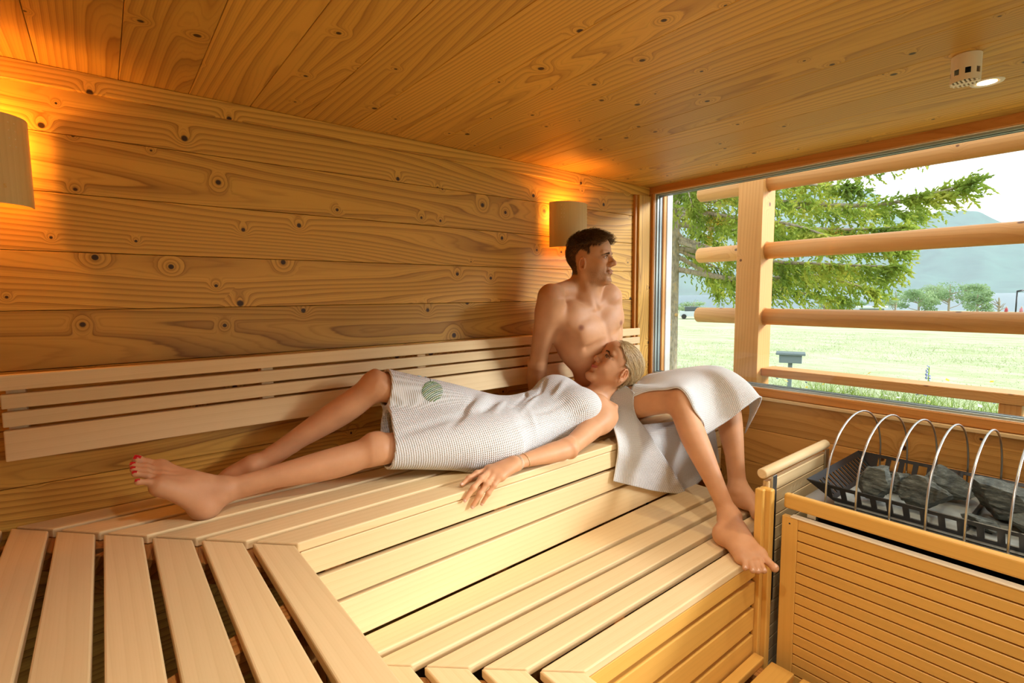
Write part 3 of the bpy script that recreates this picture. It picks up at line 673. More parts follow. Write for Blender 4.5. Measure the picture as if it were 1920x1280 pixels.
for nm, colr, cnt, sd, rr_, lab in (('yellow_flowers', (0.85, 0.55, 0.02), 170, 4, 0.028, 'yellow meadow flowers dotted in the tall grass'), ('blue_flowers', (0.25, 0.25, 0.65), 70, 5, 0.022, 'small blue meadow flowers in the tall grass'), ('white_flowers', (0.8, 0.75, 0.75), 70, 6, 0.026, 'white and pink meadow flowers in the tall grass')):
    rnd = random.Random(sd); V = []; Fc = []
    for _ in range(cnt):
        d, y = strip(rnd); z = GZ+rnd.uniform(0.45, 0.80); k = len(V)
        V.append((d, y, z+0.005))
        t1, t2 = rnd.gauss(0, .5), rnd.gauss(0, .5)
        for q in range(8):
            a = q*math.pi/4; rq = rr_*(1 if q % 2 else 0.7); V.append((d+rq*math.cos(a), y+rq*math.sin(a), z+rq*(t1*math.cos(a)+t2*math.sin(a))))
        for q in range(8): Fc.append((k, k+1+q, k+1+(q+1) % 8))
    tag(mesh_obj(nm, V, Fc, plain(nm, colr, 0.6)), lab, 'flowers', None, 'stuff')
# tall blue flower spike
fs = P(1740, 715, d=6.2); fsr = empty('blue_flower_spike', (fs.x, fs.y, GZ), 'tall blue flower spike standing above the grass strip', 'flower')
top_ = P(1740, 688, d=6.2).z
tube('stem', [(fs.x, fs.y, GZ), (fs.x+.01, fs.y, top_)], 0.005, GRASS, fsr, 6)
rnd = random.Random(9); V = []; Fc = []
for q in range(70):
    z = lerp(top_-0.28, top_, rnd.random()); a = rnd.uniform(0, 6.28); r_ = 0.028*(1.1-(z-top_+0.28)/0.28*0.7); c = Vector((fs.x+r_*math.cos(a), fs.y+r_*math.sin(a), z)); k = len(V)
    V += [c, c+Vector((.012, 0, .008)), c+Vector((0, .012, .012)), c+Vector((-.006, .004, .016))]; Fc += [(k, k+1, k+2), (k, k+2, k+3), (k, k+3, k+1)]
mesh_obj('blossoms', V, Fc, plain('violet_blossom', (0.22, 0.26, 0.62), 0.6), fsr)
# sign / box on a post in the meadow
sb_c = P(1482, 672, d=9.0)
sb = empty('meadow_box', (sb_c.x, sb_c.y, GZ), 'small grey box with a flat roof on a single post in the meadow', 'box')
GREY = plain('weathered_grey', (0.20, 0.25, 0.26), 0.7)
wdt = 0.15
rd = Vector((sb_c.y, -sb_c.x, 0)).normalized(); fd = Vector((sb_c.x, sb_c.y, 0)).normalized()
def obox(name, c, hw, hd, z0, z1, mat, par):
    c8 = []
    for z in (z0, z1):
        for s, t in ((-1,-1),(1,-1),(1,1),(-1,1)):
            q = Vector((c.x, c.y, 0))+rd*hw*s+fd*hd*t; c8.append((q.x, q.y, z))
    return hexa(name, c8, mat, 'x', 0.004, par)
zt_, zb_ = P(1482, 664, d=9).z, P(1482, 679, d=9).z
obox('box_body', sb_c, 0.155, 0.12, zb_, zt_, GREY, sb); obox('roof', sb_c, 0.20, 0.16, zt_, zt_+0.03, GREY, sb); obox('post', sb_c, 0.03, 0.03, GZ, zb_, GREY, sb)
# ------------------------------------------------------------------ spruce
BARK, nt, b = new_mat('spruce_bark'); L = nt.links.new
tc = N(nt, 'ShaderNodeTexCoord'); mp = N(nt, 'ShaderNodeMapping'); mp.inputs['Scale'].default_value = (9, 9, 4); L(tc.outputs['Object'], mp.inputs[0])
n1 = N(nt, 'ShaderNodeTexVoronoi', i_Scale=1.6); L(mp.outputs[0], n1.inputs['Vector']); n2 = N(nt, 'ShaderNodeTexNoise', i_Scale=3.0, i_Detail=6.0); L(mp.outputs[0], n2.inputs['Vector'])
r_ = ramp(nt, [(0.3, (0.24, 0.19, 0.13)), (0.55, (0.42, 0.35, 0.26)), (0.72, (0.55, 0.36, 0.17))], n2.outputs[0]); L(r_.outputs[0], b.inputs['Base Color'])
bp = N(nt, 'ShaderNodeBump', i_Strength=0.7, i_Distance=0.03); L(n1.outputs[0], bp.inputs['Height']); L(bp.outputs[0], b.inputs['Normal']); b.inputs['Roughness'].default_value = 0.9
def leafmat(name, c0, c1, c2, scale=1.2):
    m, nt, b = new_mat(name); L = nt.links.new
    tc = N(nt, 'ShaderNodeTexCoord'); n = N(nt, 'ShaderNodeTexNoise', i_Scale=scale, i_Detail=3.0); L(tc.outputs['Object'], n.inputs['Vector'])
    r = ramp(nt, [(0.32, c0), (0.5, c1), (0.68, c2)], n.outputs[0]); L(r.outputs[0], b.inputs['Base Color']); b.inputs['Roughness'].default_value = 0.6; b.inputs['Specular IOR Level'].default_value = 0.25
    tl = N(nt, 'ShaderNodeBsdfTranslucent'); L(r.outputs[0], tl.inputs[0]); ms = N(nt, 'ShaderNodeMixShader'); ms.inputs[0].default_value = 0.4
    L(b.outputs[0], ms.inputs[1]); L(tl.outputs[0], ms.inputs[2]); L(ms.outputs[0], nt.nodes['Material Output'].inputs[0])
    return m
NEEDLE = leafmat('spruce_needles', (0.16, 0.25, 0.04), (0.38, 0.48, 0.08), (0.64, 0.62, 0.12), 2.4)
SD = 10.5
tb = P(1258, 690, d=SD); 
sr = empty('spruce_tree', (tb.x, tb.y, GZ), 'spruce with a pale bark trunk and drooping green boughs outside the window', 'tree')
top = P(1262, 330, d=SD)
tw = 24/955*SD*0.5*0.78
V, Fc = tube_data([(tb.x, tb.y, GZ-0.1), (tb.x, tb.y, tb.z), (tb.x+.02, tb.y, top.z), (tb.x+0.05, tb.y, 9.5)], [tw*1.5, tw*1.15, tw, 0.05], 16)
mesh_obj('trunk', V, Fc, BARK, sr, True)
rnd = random.Random(11)
SV = []; SF = []
def sprig(p, d, l, w):
    """a tapering spray of needles: two crossed jagged blades"""
    d = d.normalized(); s = d.cross(Vector((0, 0, 1)))
    s = s.normalized() if s.length > 1e-3 else Vector((1, 0, 0)); u = s.cross(d)
    a = rnd.uniform(0, 3.14); s2 = s*math.cos(a)+u*math.sin(a)
    for sd in (s2, s2.cross(d)):
        k = len(SV)
        SV.extend([p, p+d*l*.30+sd*w, p+d*l*.34+sd*w*.45, p+d*l*.62+sd*w*.85, p+d*l*.68+sd*w*.3, p+d*l, p+d*l*.68-sd*w*.3, p+d*l*.62-sd*w*.85, p+d*l*.34-sd*w*.45, p+d*l*.30-sd*w])
        SF.extend([(k, k+1, k+2, k+8), (k, k+8, k+9), (k+2, k+3, k+4, k+8), (k+4, k+5, k+6), (k+4, k+6, k+7, k+8)])
def limb(pts, r0, dens=1.0, hang=0.5, bare=0.0, tip_up=0.0):
    pts = [Vector(p) for p in pts]
    n = 22; c = []
    for i in range(n+1):
        t = i/n*(len(pts)-1); k = min(int(t), len(pts)-2); f = t-k
        p0, p1, p2, p3 = pts[max(k-1,0)], pts[k], pts[k+1], pts[min(k+2, len(pts)-1)]
        c.append(0.5*((2*p1)+(p2-p0)*f+(2*p0-5*p1+4*p2-p3)*f*f+(3*p1-p0-3*p2+p3)*f**3))
    V, Fc = tube_data(c, [r0*(1-0.85*i/n) for i in range(n+1)], 7)
    mesh_obj('branch', V, Fc, BARK, sr, True)
    L_ = sum((c[i+1]-c[i]).length for i in range(n))
    m = int(L_*27*dens)
    for q in range(m):
        t = lerp(bare, 1, rnd.random()**0.8); k = min(int(t*n), n-1); p = c[k].lerp(c[k+1], t*n-k); d = (c[k+1]-c[k]).normalized()
        side = d.cross(Vector((0, 0, 1))).normalized()*rnd.choice((-1, 1))
        sl = rnd.uniform(0.22, 0.75)*(1.1-0.72*t)
        td = (d*rnd.uniform(0.3, 1.0)+side*rnd.uniform(0.1, 0.9)+Vector((0, 0, rnd.uniform(-hang*1.5, 0.2+tip_up)))).normalized()
        ns = max(3, int(sl/0.042))
        for z in range(ns):
            f = (z+rnd.random())/ns; pp = p+td*sl*f+Vector((0, 0, -hang*0.55*f*f*sl))
            dd = td*0.7+Vector((rnd.gauss(0, .55), rnd.gauss(0, .55), rnd.gauss(-hang*0.35, .4)))
            sprig(pp, dd, rnd.uniform(0.08, 0.15), rnd.uniform(0.014, 0.022))
    for q in range(int(14*dens)):
        p = c[n]-(c[n]-c[n-2])*rnd.random(); sprig(p, (c[n]-c[n-1]).normalized()+Vector((rnd.gauss(0,.4), rnd.gauss(0,.4), rnd.gauss(0,.4))), 0.13, 0.019)
def tp(px, py, dd=0.0): return P(px, py, d=SD+dd)
# long boughs to the right
limb([tp(1268,318), tp(1400,300,-.6), tp(1560,300,-1.0), tp(1750,272,-1.2)], 0.05, 1.5, 0.5, 0.1, 0.2)
limb([tp(1268,330), tp(1420,330,-.4), tp(1600,318,-.9), tp(1760,262,-1.0)], 0.05, 1.2, 0.4, 0.3, 0.2)
limb([tp(1268,360), tp(1420,375,-.5), tp(1620,385,-1.1), tp(1740,365,-1.4), tp(1822,342,-1.5)], 0.055, 1.9, 0.45, 0.12, 0.3)
limb([tp(1268,372), tp(1440,385,.3), tp(1600,395,.5), tp(1730,400,.6)], 0.05, 1.6, 0.6, 0.15)
limb([tp(1268,400), tp(1400,420,-1.0), tp(1560,430,-1.9), tp(1700,425,-2.3)], 0.055, 1.9, 0.6, 0.1)
limb([tp(1270,420), tp(1420,440,.2), tp(1580,455,.1), tp(1700,470,0)], 0.055, 2.0, 0.65, 0.15)
limb([tp(1270,452), tp(1400,485,-.7), tp(1540,495,-1.2), tp(1690,500,-1.4)], 0.055, 2.0, 0.7, 0.12)
limb([tp(1270,465), tp(1420,490,.6), tp(1540,500,.9), tp(1660,525,.9)], 0.05, 1.8, 0.7, 0.15)
limb([tp(1272,505), tp(1400,525,-.2), tp(1520,515,-.5), tp(1640,545,-.6)], 0.055, 1.8, 0.7, 0.2)
limb([tp(1270,480), tp(1350,520,.3), tp(1480,545,.5), tp(1585,560,.6)], 0.045, 1.5, 0.6, 0.25)
limb([tp(1268,390), tp(1360,405,-1.3), tp(1480,420,-2.2), tp(1570,450,-2.7)], 0.045, 1.6, 0.6, 0.2)
limb([tp(1268,345), tp(1350,345,-1.3), tp(1480,345,-2.4), tp(1600,350,-3.0)], 0.045, 1.6, 0.5, 0.15)
# shorter boughs left of the post and behind the trunk
limb([tp(1270,445), tp(1330,465,-.3), tp(1380,500,-.4), tp(1405,520,-.5)], 0.045, 0.6, 0.8, 0.5)
limb([tp(1272,470), tp(1320,490,.2), tp(1370,515,.3)], 0.035, 0.9, 0.9, 0.3)
limb([tp(1265,400), tp(1320,440,.8), tp(1380,470,1.4)], 0.035, 2.0, 0.9, 0.1)
limb([tp(1265,430), tp(1310,480,1.0), tp(1350,545,1.5)], 0.035, 2.0, 0.9, 0.2)
limb([tp(1265,340), tp(1310,370,.5), tp(1360,420,1.0)], 0.035, 1.7, 0.9, 0.15)
limb([tp(1262,325), tp(1285,345,-.9), tp(1300,395,-1.3)], 0.03, 1.6, 0.8, 0.1)
limb([tp(1262,335), tp(1250,350,-.8), tp(1235,380,-1.2)], 0.03, 1.6, 0.8, 0.1)
limb([tp(1262,320), tp(1320,330,-.8), tp(1370,345,-1.2)], 0.035, 1.6, 0.7, 0.1)
for q in range(16):                     # the crown above the picture
    a = rnd.uniform(0, 6.28); z0 = rnd.uniform(4.6, 8.5); l = (9.5-z0)*0.75
    limb([(tb.x, tb.y, z0), (tb.x+math.cos(a)*l*.5, tb.y+math.sin(a)*l*.5, z0-.15), (tb.x+math.cos(a)*l, tb.y+math.sin(a)*l, z0-.25)], 0.04, 0.7, 0.5, 0.1)
o = mesh_obj('foliage', SV, SF, NEEDLE, sr); o['kind'] = 'stuff'
# knots on the trunk where boughs were sawn off
for (px, py) in ((1256,440),(1250,508),(1254,570),(1256,608),(1251,640),(1268,590)):
    q = P(px, py, d=SD-tw*0.9); bmk = bmesh.new(); bmesh.ops.create_icosphere(bmk, subdivisions=2, radius=0.035)
    bm_obj('sawn_knot', bmk, plain('cut_wood', (0.55, 0.33, 0.13), 0.7), sr, True, Matrix.Translation(q))
# ------------------------------------------------------------------ trees on the lake shore
SHORE = leafmat('shore_leaves', (0.17, 0.28, 0.12), (0.28, 0.40, 0.19), (0.38, 0.48, 0.25), 0.5)  # greens lightened to put distance haze into the leaf colour
def shore_tree(px, py_base, py_top, wpx, label, seed, dist=58.0, dens=1.0, bare=False, group='trees on the lake shore'):
    base = P(px, py_base, d=dist); H = P(px, py_top, d=dist).z - base.z; Wd = wpx/955*dist
    root = empty('shore_tree', (base.x, base.y, GZ), label, 'tree', group)
    rn = random.Random(seed)
    V = []; Fc = []
    def add(pts, rad, n=6):
        v, f = tube_data(pts, rad, n); k = len(V); V.extend(v); Fc.extend([tuple(i+k for i in ff) for ff in f])
    zb = GZ-0.1
    add([(base.x, base.y, zb), (base.x+rn.gauss(0,.1), base.y, base.z+H*0.5), (base.x+rn.gauss(0,.2), base.y, base.z+H*0.85)], [0.09, 0.07, 0.03])
    tips = []
    for q in range(11 if not bare else 14):
        z = base.z+H*rn.uniform(0.02, 0.62); a = rn.uniform(0, 6.28); l = Wd*0.45*rn.uniform(.5, 1)
        e = Vector((base.x+math.cos(a)*l, base.y+math.sin(a)*l, z+H*rn.uniform(.12, .3))); tips.append(e)
        add([(base.x, base.y, z), (base.x+math.cos(a)*l*.5, base.y+math.sin(a)*l*.5, z+H*.08), e], [0.04, 0.028, 0.014], 5)
    mesh_obj('trunk', V, Fc, BARK, root)
    if bare: return root
    V = []; Fc = []
    blobs = [(Vector((base.x, base.y, base.z+H*.72)), .30)]+[(e, rn.uniform(.16, .26)) for e in tips]
    for q in range(int(1900*dens)):
        c, br_ = rn.choice(blobs); u = Vector((rn.gauss(0,1), rn.gauss(0,1), rn.gauss(0,.8))).normalized()*rn.random()**.4
        p = c+Vector((u.x*Wd*br_, u.y*Wd*br_, u.z*H*br_*.75))
        p.z = min(p.z, base.z+H*rn.uniform(.93, 1.03))
        s = rn.uniform(0.05, 0.12); u = Vector((rn.gauss(0,1), rn.gauss(0,1), rn.gauss(0,1))).normalized(); v = u.orthogonal().normalized(); k = len(V)
        V += [p-u*s, p+v*s*.6, p+u*s, p-v*s*.6]; Fc.append((k, k+1, k+2, k+3))
    o = mesh_obj('foliage', V, Fc, SHORE, root); o['kind'] = 'stuff'
    return root
shore_tree(1592, 586, 556, 50, 'bushy shore tree partly hidden by the spruce boughs', 1)
shore_tree(1678, 586, 540, 44, 'slender airy tree on the shore, first to the right of the spruce', 2, dist=66, dens=0.55)
shore_tree(1722, 587, 541, 46, 'leafy tree directly left of the tallest shore tree', 3, dist=55)
shore_tree(1778, 588, 523, 76, 'tallest and widest of the shore trees', 4, dist=63, dens=2.2)
shore_tree(1832, 588, 546, 38, 'small rounded tree to the right of the tallest shore tree', 5, dist=56, dens=0.8)
shore_tree(1872, 589, 552, 20, 'leafless bare tree on the lake shore', 6, bare=True)
shore_tree(1300, 592, 560, 60, 'low shore tree seen just right of the spruce trunk', 7, dens=0.8)
shore_tree(1545, 588, 548, 60, 'broad shore tree behind the spruce boughs', 8, dist=65, dens=1.0)
# lamp post, hut, parked car and strollers by the lake
lp = P(1904, 588, d=56); lr = empty('lamp_post', (lp.x, lp.y, GZ), 'thin dark lamp post by the lake at the right', 'lamp post')
tube('pole', [(lp.x, lp.y, GZ), (lp.x, lp.y, P(1904, 545, d=56).z)], 0.05, BLACK, lr, 8); tube('lamp_head', [(lp.x, lp.y, P(1904, 546, d=56).z), (lp.x+.3, lp.y-.3, P(1904, 544, d=56).z)], 0.07, BLACK, lr, 8)
hb = P(1634, 586, d=50); hr_ = empty('lakeside_hut', (hb.x, hb.y, GZ), 'tiny flat hut with a pale roof on the lake shore', 'hut')
rd = Vector((hb.y, -hb.x, 0)).normalized(); fd = Vector((hb.x, hb.y, 0)).normalized()
obox('wall', hb, 0.8, 0.7, GZ, GZ+0.75, GREY, hr_); obox('roof', hb, 1.05, 0.9, GZ+0.75, GZ+0.92, plain('pale_roof', (0.6, 0.62, 0.6), 0.7), hr_)
cb = P(1297, 600, d=44); cr_ = empty('car', (cb.x, cb.y, GZ), 'pale parked car beyond the meadow beside the spruce trunk', 'car')
rd = Vector((cb.y, -cb.x, 0)).normalized(); fd = Vector((cb.x, cb.y, 0)).normalized()
CARP = plain('car_paint', (0.55, 0.60, 0.62), 0.3)
obox('body', cb, 0.95, 0.45, GZ+0.2, GZ+0.62, CARP, cr_); obox('cabin', cb, 0.55, 0.4, GZ+0.62, GZ+0.98, plain('car_glass', (0.08, 0.10, 0.11), 0.15), cr_)
for sx_ in (-0.6, 0.6):
    c = Vector((cb.x, cb.y, 0))+rd*sx_-fd*0.46; V, Fc = tube_data([(c.x, c.y, GZ+0.2), (c.x-fd.x*.08, c.y-fd.y*.08, GZ+0.2)], 0.2, 12); mesh_obj('wheel', V, Fc, BLACK, cr_)

# tiny strollers on the lake path
def stroller(px, py, col, label, stride):
    q = P(px, py, d=54); rt = empty('person', (q.x, q.y, GZ), label, 'person', None)
    rd = unit_v(Vector((q.y, -q.x, 0))); V = []; Fc = []; bm = bmesh.new()
    def w(x, z): return Vector((q.x, q.y, GZ))+rd*x*.5+Vector((0, 0, z*.5))
    for part, pts, rad, mat in (('trousers', [w(-stride, 0), w(-stride*.5, .45), w(0, .88)], [.05, .07, .10], DARKC), ('trousers', [w(stride, 0), w(stride*.6, .45), w(0, .88)], [.05, .07, .10], DARKC), ('jacket', [w(0, .82), w(0, 1.1), w(.02, 1.38), w(.02, 1.48)], [.14, .16, .19, .07], col), ('sleeve', [w(.02, 1.40), w(.13, 1.15), w(.22, .98)], [.06, .05, .04], col), ('sleeve', [w(.0, 1.40), w(-.12, 1.15), w(-.18, .95)], [.06, .05, .04], col), ('head', [w(.02, 1.48), w(.02, 1.56), w(.03, 1.65), w(.03, 1.74)], [.05, .09, .10, .04], SKINC)):
        v, f = tube_data(pts, [r_*.5 for r_ in rad], 8); mesh_obj(part, v, f, mat, rt, True)
def unit_v(v): return v.normalized()
DARKC = plain('dark_trousers', (.04, .045, .06), .8); SKINC = plain('pale_skin', (.55, .36, .26), .7)
stroller(1886, 588, plain('red_jacket', (.45, .06, .07), .8), 'tiny walker in a red jacket on the lake path', .16)
stroller(1914, 589, plain('pink_jacket', (.55, .18, .20), .8), 'tiny walker in pink at the right edge of the lake path', .22)
# ------------------------------------------------------------------ bodies: signed-distance modelling, meshed as one continuous surface
import openvdb
def V3(*a): return np.array(a, dtype=np.float64)
def unit(v): v = np.asarray(v, float); return v/np.linalg.norm(v)
class Body:
    def __init__(s): s.p = []; s.tints = []
    def add(s, f, lo, hi, k, op='u'): s.p.append((f, np.asarray(lo, float), np.asarray(hi, float), k, op))
    def cone(s, a, b, ra, rb, k=0.02, op='u'):
        a = np.asarray(a, float); b = np.asarray(b, float); ba = b-a; l2 = ba@ba
        def f(Pt):
            h = np.clip(((Pt-a)@ba)/l2, 0, 1); q = Pt-a-h[:, None]*ba
            return np.sqrt((q*q).sum(1))-(ra+(rb-ra)*h)
        r = max(ra, rb); s.add(f, np.minimum(a, b)-r, np.maximum(a, b)+r, k, op)
    def chain(s, pts, rs, k=0.01, op='u'):
        for i in range(len(pts)-1): s.cone(pts[i], pts[i+1], rs[i], rs[i+1], k, op)
    def ell(s, c, r, R=None, k=0.02, op='u'):
        c = np.asarray(c, float); r = np.asarray(r, float); R = np.eye(3) if R is None else np.asarray(R, float)
        def f(Pt):
            q = (Pt-c)@R; k0 = np.sqrt(((q/r)**2).sum(1)); k1 = np.sqrt(((q/(r*r))**2).sum(1))
            return k0*(k0-1)/np.maximum(k1, 1e-9)
        e = np.abs(R)@r; s.add(f, c-e, c+e, k, op)
    def loft(s, A, B, front, st, k=0.02, ex=2.0, bend=None):
        """sections along A-B: rows (t, lateral, front, back[, front offset, lateral offset]); lateral axis = (B-A) x front"""
        A = np.asarray(A, float); B = np.asarray(B, float); L = np.linalg.norm(B-A); ax = (B-A)/L
        fr = unit(np.asarray(front, float)-ax*(ax@np.asarray(front, float))); la = np.cross(ax, fr)
        st = np.array([list(r)+[0]*(6-len(r)) for r in st], float); tt = np.linspace(st[0, 0], st[-1, 0], 60)
        T = st[:, 0]; D = np.zeros_like(st[:, 1:])
        for i in range(len(T)):
            i0, i1 = max(i-1, 0), min(i+1, len(T)-1); D[i] = (st[i1, 1:]-st[i0, 1:])/(T[i1]-T[i0])
        vals = np.zeros((60, 5))
        for n_, t in enumerate(tt):
            i = min(max(np.searchsorted(T, t)-1, 0), len(T)-2); h = T[i+1]-T[i]; u = (t-T[i])/h
            vals[n_] = (2*u**3-3*u*u+1)*st[i, 1:]+(u**3-2*u*u+u)*h*D[i]+(-2*u**3+3*u*u)*st[i+1, 1:]+(u**3-u*u)*h*D[i+1]
        def f(Pt):
            q = Pt-A; z = q@ax; t = z/L; tc = np.clip(t, T[0], T[-1])
            w = np.interp(tc, tt, vals[:, 0]); fo = np.interp(tc, tt, vals[:, 3]); lo_ = np.interp(tc, tt, vals[:, 4])
            y = q@fr-fo; x = q@la-lo_
            d = np.where(y >= 0, np.interp(tc, tt, vals[:, 1]), np.interp(tc, tt, vals[:, 2]))
            rad = (np.abs(x/w)**ex+np.abs(y/d)**ex)**(1/ex); ln = np.sqrt(x*x+y*y)
            dr = np.where(rad > 1e-4, ln*(1-1/np.maximum(rad, 1e-4)), -np.minimum(w, d)); dr = np.maximum(dr, -np.minimum(w, d))
            dz = np.abs(t-tc)*L
            return np.where(dz > 0, np.sqrt(np.maximum(dr, 0)**2+dz*dz)+np.minimum(dr, 0)*0, dr)
        m = max(st[:, 1:4].max(), 0.01)+np.abs(st[:, 4:]).max()
        a, b = A+ax*L*T[0], A+ax*L*T[-1]
        s.add(f, np.minimum(a, b)-m, np.maximum(a, b)+m, k)
    def eval(s, Pt, prims=None):
        d = np.full(len(Pt), 0.06)
        for f, lo, hi, k, op in (s.p if prims is None else prims):
            e = f(Pt)
            if op == 'u':
                h = np.maximum(k-np.abs(d-e), 0)/k; d = np.minimum(d, e)-h*h*k*0.25
            elif op == 's':
                h = np.maximum(k-np.abs(d+e), 0)/k; d = np.maximum(d, -e)+h*h*k*0.25
            elif op == 'd':
                d = d+e
        return d
    def evalp(s, Pt, pad=0.10):
        Pt = np.asarray(Pt, float); lo0, hi0 = Pt.min(0)-pad, Pt.max(0)+pad
        return s.eval(Pt, [p for p in s.p if p[4] == 'd' or p[1][0] < -8 or ((p[1] < hi0).all() and (p[2] > lo0).all())])
    def mesh(s, vox, clipf=None, lo=None, hi=None):
        if lo is None: lo = np.min([p[1] for p in s.p if p[4] == 'u'], 0)-0.02; hi = np.max([p[2] for p in s.p if p[4] == 'u'], 0)+0.02
        Bn = 16; bs = Bn*vox; nb = np.ceil((hi-lo)/bs).astype(int)
        g = openvdb.FloatGrid(0.05)
        ii = np.arange(Bn); G = np.stack(np.meshgrid(ii, ii, ii, indexing='ij'), -1).reshape(-1, 3)*vox
        hd = bs*0.87
        for i in range(nb[0]):
            for j in range(nb[1]):
                for k_ in range(nb[2]):
                    o = lo+np.array([i, j, k_])*bs
                    pr = [p for p in s.p if p[4] == 'd' or p[1][0] < -8 or ((p[1]-0.03 < o+bs).all() and (p[2]+0.03 > o).all())]
                    if not any(p[4] == 'u' for p in pr): continue
                    c = s.eval((o+bs/2)[None], pr)[0]
                    if c > hd+0.012: continue
                    if c < -hd-0.02:
                        g.copyFromArray(np.full((Bn,)*3, -0.05, np.float32), ijk=(int(i*Bn), int(j*Bn), int(k_*Bn))); continue
                    d = s.eval(o+G, pr)
                    if clipf is not None: d = clipf(o+G, d)
                    g.copyFromArray(np.clip(d, -0.05, 0.05).astype(np.float32).reshape((Bn,)*3), ijk=(int(i*Bn), int(j*Bn), int(k_*Bn)))
        pts, tri, quad = g.convertToPolygons(isovalue=0.0, adaptivity=0.0)
        return pts.astype(float)*vox+lo, quad
def bench_out(B):
    """press the body flat where it sits or lies on the upper bench and stands on the lower one"""
    def f(Pt):
        qy = YBF(Pt[:, 0])-Pt[:, 1]; qz = Pt[:, 2]-(ZU+.0008); d1 = np.sqrt(np.maximum(qy, 0)**2+np.maximum(qz, 0)**2)+np.minimum(np.maximum(qy, qz), 0)
        qy = YL0-Pt[:, 1]; qz = Pt[:, 2]-(ZL+.0006); d2 = np.sqrt(np.maximum(qy, 0)**2+np.maximum(qz, 0)**2)+np.minimum(np.maximum(qy, qz), 0)
        return np.minimum(d1, d2)
    B.add(f, (-9, -9, -9), (9, 9, 9), .006, 's')
def YBF(x): return 1.372+.048*(x-XC)/1.4
def cut(pts, quad, keep):
    kq = keep[quad].all(1); quad = quad[kq]; used = np.zeros(len(pts), bool); used[quad.ravel()] = True
    idx = np.cumsum(used)-1
    return pts[used], idx[quad]
def two_res(B, vox, voxh, H, R, sc, ucut):
    """coarse body and fine head of the same field, joined at a plane through the neck"""
    cl = lambda q: (q-H)@R/sc
    near = lambda L, m: (L[:, 2] > ucut(L)+m) & (np.abs(L[:, 1]) < .12-m) & (np.abs(L[:, 0]) < .16-m) & (L[:, 2] < .16)
    p0, q0 = B.mesh(vox); p0, q0 = cut(p0, q0, ~near(cl(p0), .007))
    e = .18*sc
    p1, q1 = B.mesh(voxh, None, H-e, H+e); p1, q1 = cut(p1, q1, near(cl(p1), -.007))
    return np.vstack([p0, p1]), np.vstack([q0, q1+len(p0)]), len(p0)
def body_obj(name, pts, quad, mat, parent=None):
    me = bpy.data.meshes.new(name); n = len(pts); q = np.asarray(quad)[:, ::-1]
    me.vertices.add(n); me.vertices.foreach_set('co', pts.astype(np.float32).ravel())
    me.loops.add(q.size); me.loops.foreach_set('vertex_index', q.astype(np.int32).ravel())
    me.polygons.add(len(q)); me.polygons.foreach_set('loop_start', np.arange(0, q.size, 4, dtype=np.int32))
    me.update(calc_edges=True); me.validate()
    me.polygons.foreach_set('use_smooth', np.ones(len(me.polygons), bool))
    me.materials.append(mat)
    o = bpy.data.objects.new(name, me); return link(o, parent)
def set_tint(o, cols):
    a = o.data.color_attributes.new('tint', 'FLOAT_COLOR', 'POINT'); c = np.ones((len(cols), 4), np.float32); c[:, :3] = cols; a.data.foreach_set('color', c.ravel())
def skin_mat(name, rough=0.52):
    m, nt, b = new_mat(name); L = nt.links.new
    at = N(nt, 'ShaderNodeVertexColor', layer_name='tint'); tc = N(nt, 'ShaderNodeTexCoord')
    n = N(nt, 'ShaderNodeTexNoise', i_Scale=14.0, i_Detail=5.0); L(tc.outputs['Object'], n.inputs['Vector'])
    r = ramp(nt, [(0.3, (0.90, 0.86, 0.84)), (0.7, (1.06, 1.05, 1.05))], n.outputs[0])
    mx = N(nt, 'ShaderNodeMix', data_type='RGBA', blend_type='MULTIPLY'); mx.inputs[0].default_value = 1; L(at.outputs[0], mx.inputs[6]); L(r.outputs[0], mx.inputs[7])
    L(mx.outputs[2], b.inputs['Base Color']); b.inputs['Roughness'].default_value = rough; b.inputs['Specular IOR Level'].default_value = 0.28
    b.inputs['Subsurface Weight'].default_value = 0.10; b.inputs['Subsurface Radius'].default_value = (0.012, 0.004, 0.002); b.inputs['Subsurface Scale'].default_value = 0.5
    n2 = N(nt, 'ShaderNodeTexNoise', i_Scale=420.0, i_Detail=2.0); L(tc.outputs['Object'], n2.inputs['Vector'])
    bp = N(nt, 'ShaderNodeBump', i_Strength=0.12, i_Distance=0.001); L(n2.outputs[0], bp.inputs['Height']); L(bp.outputs[0], b.inputs['Normal'])
    return m
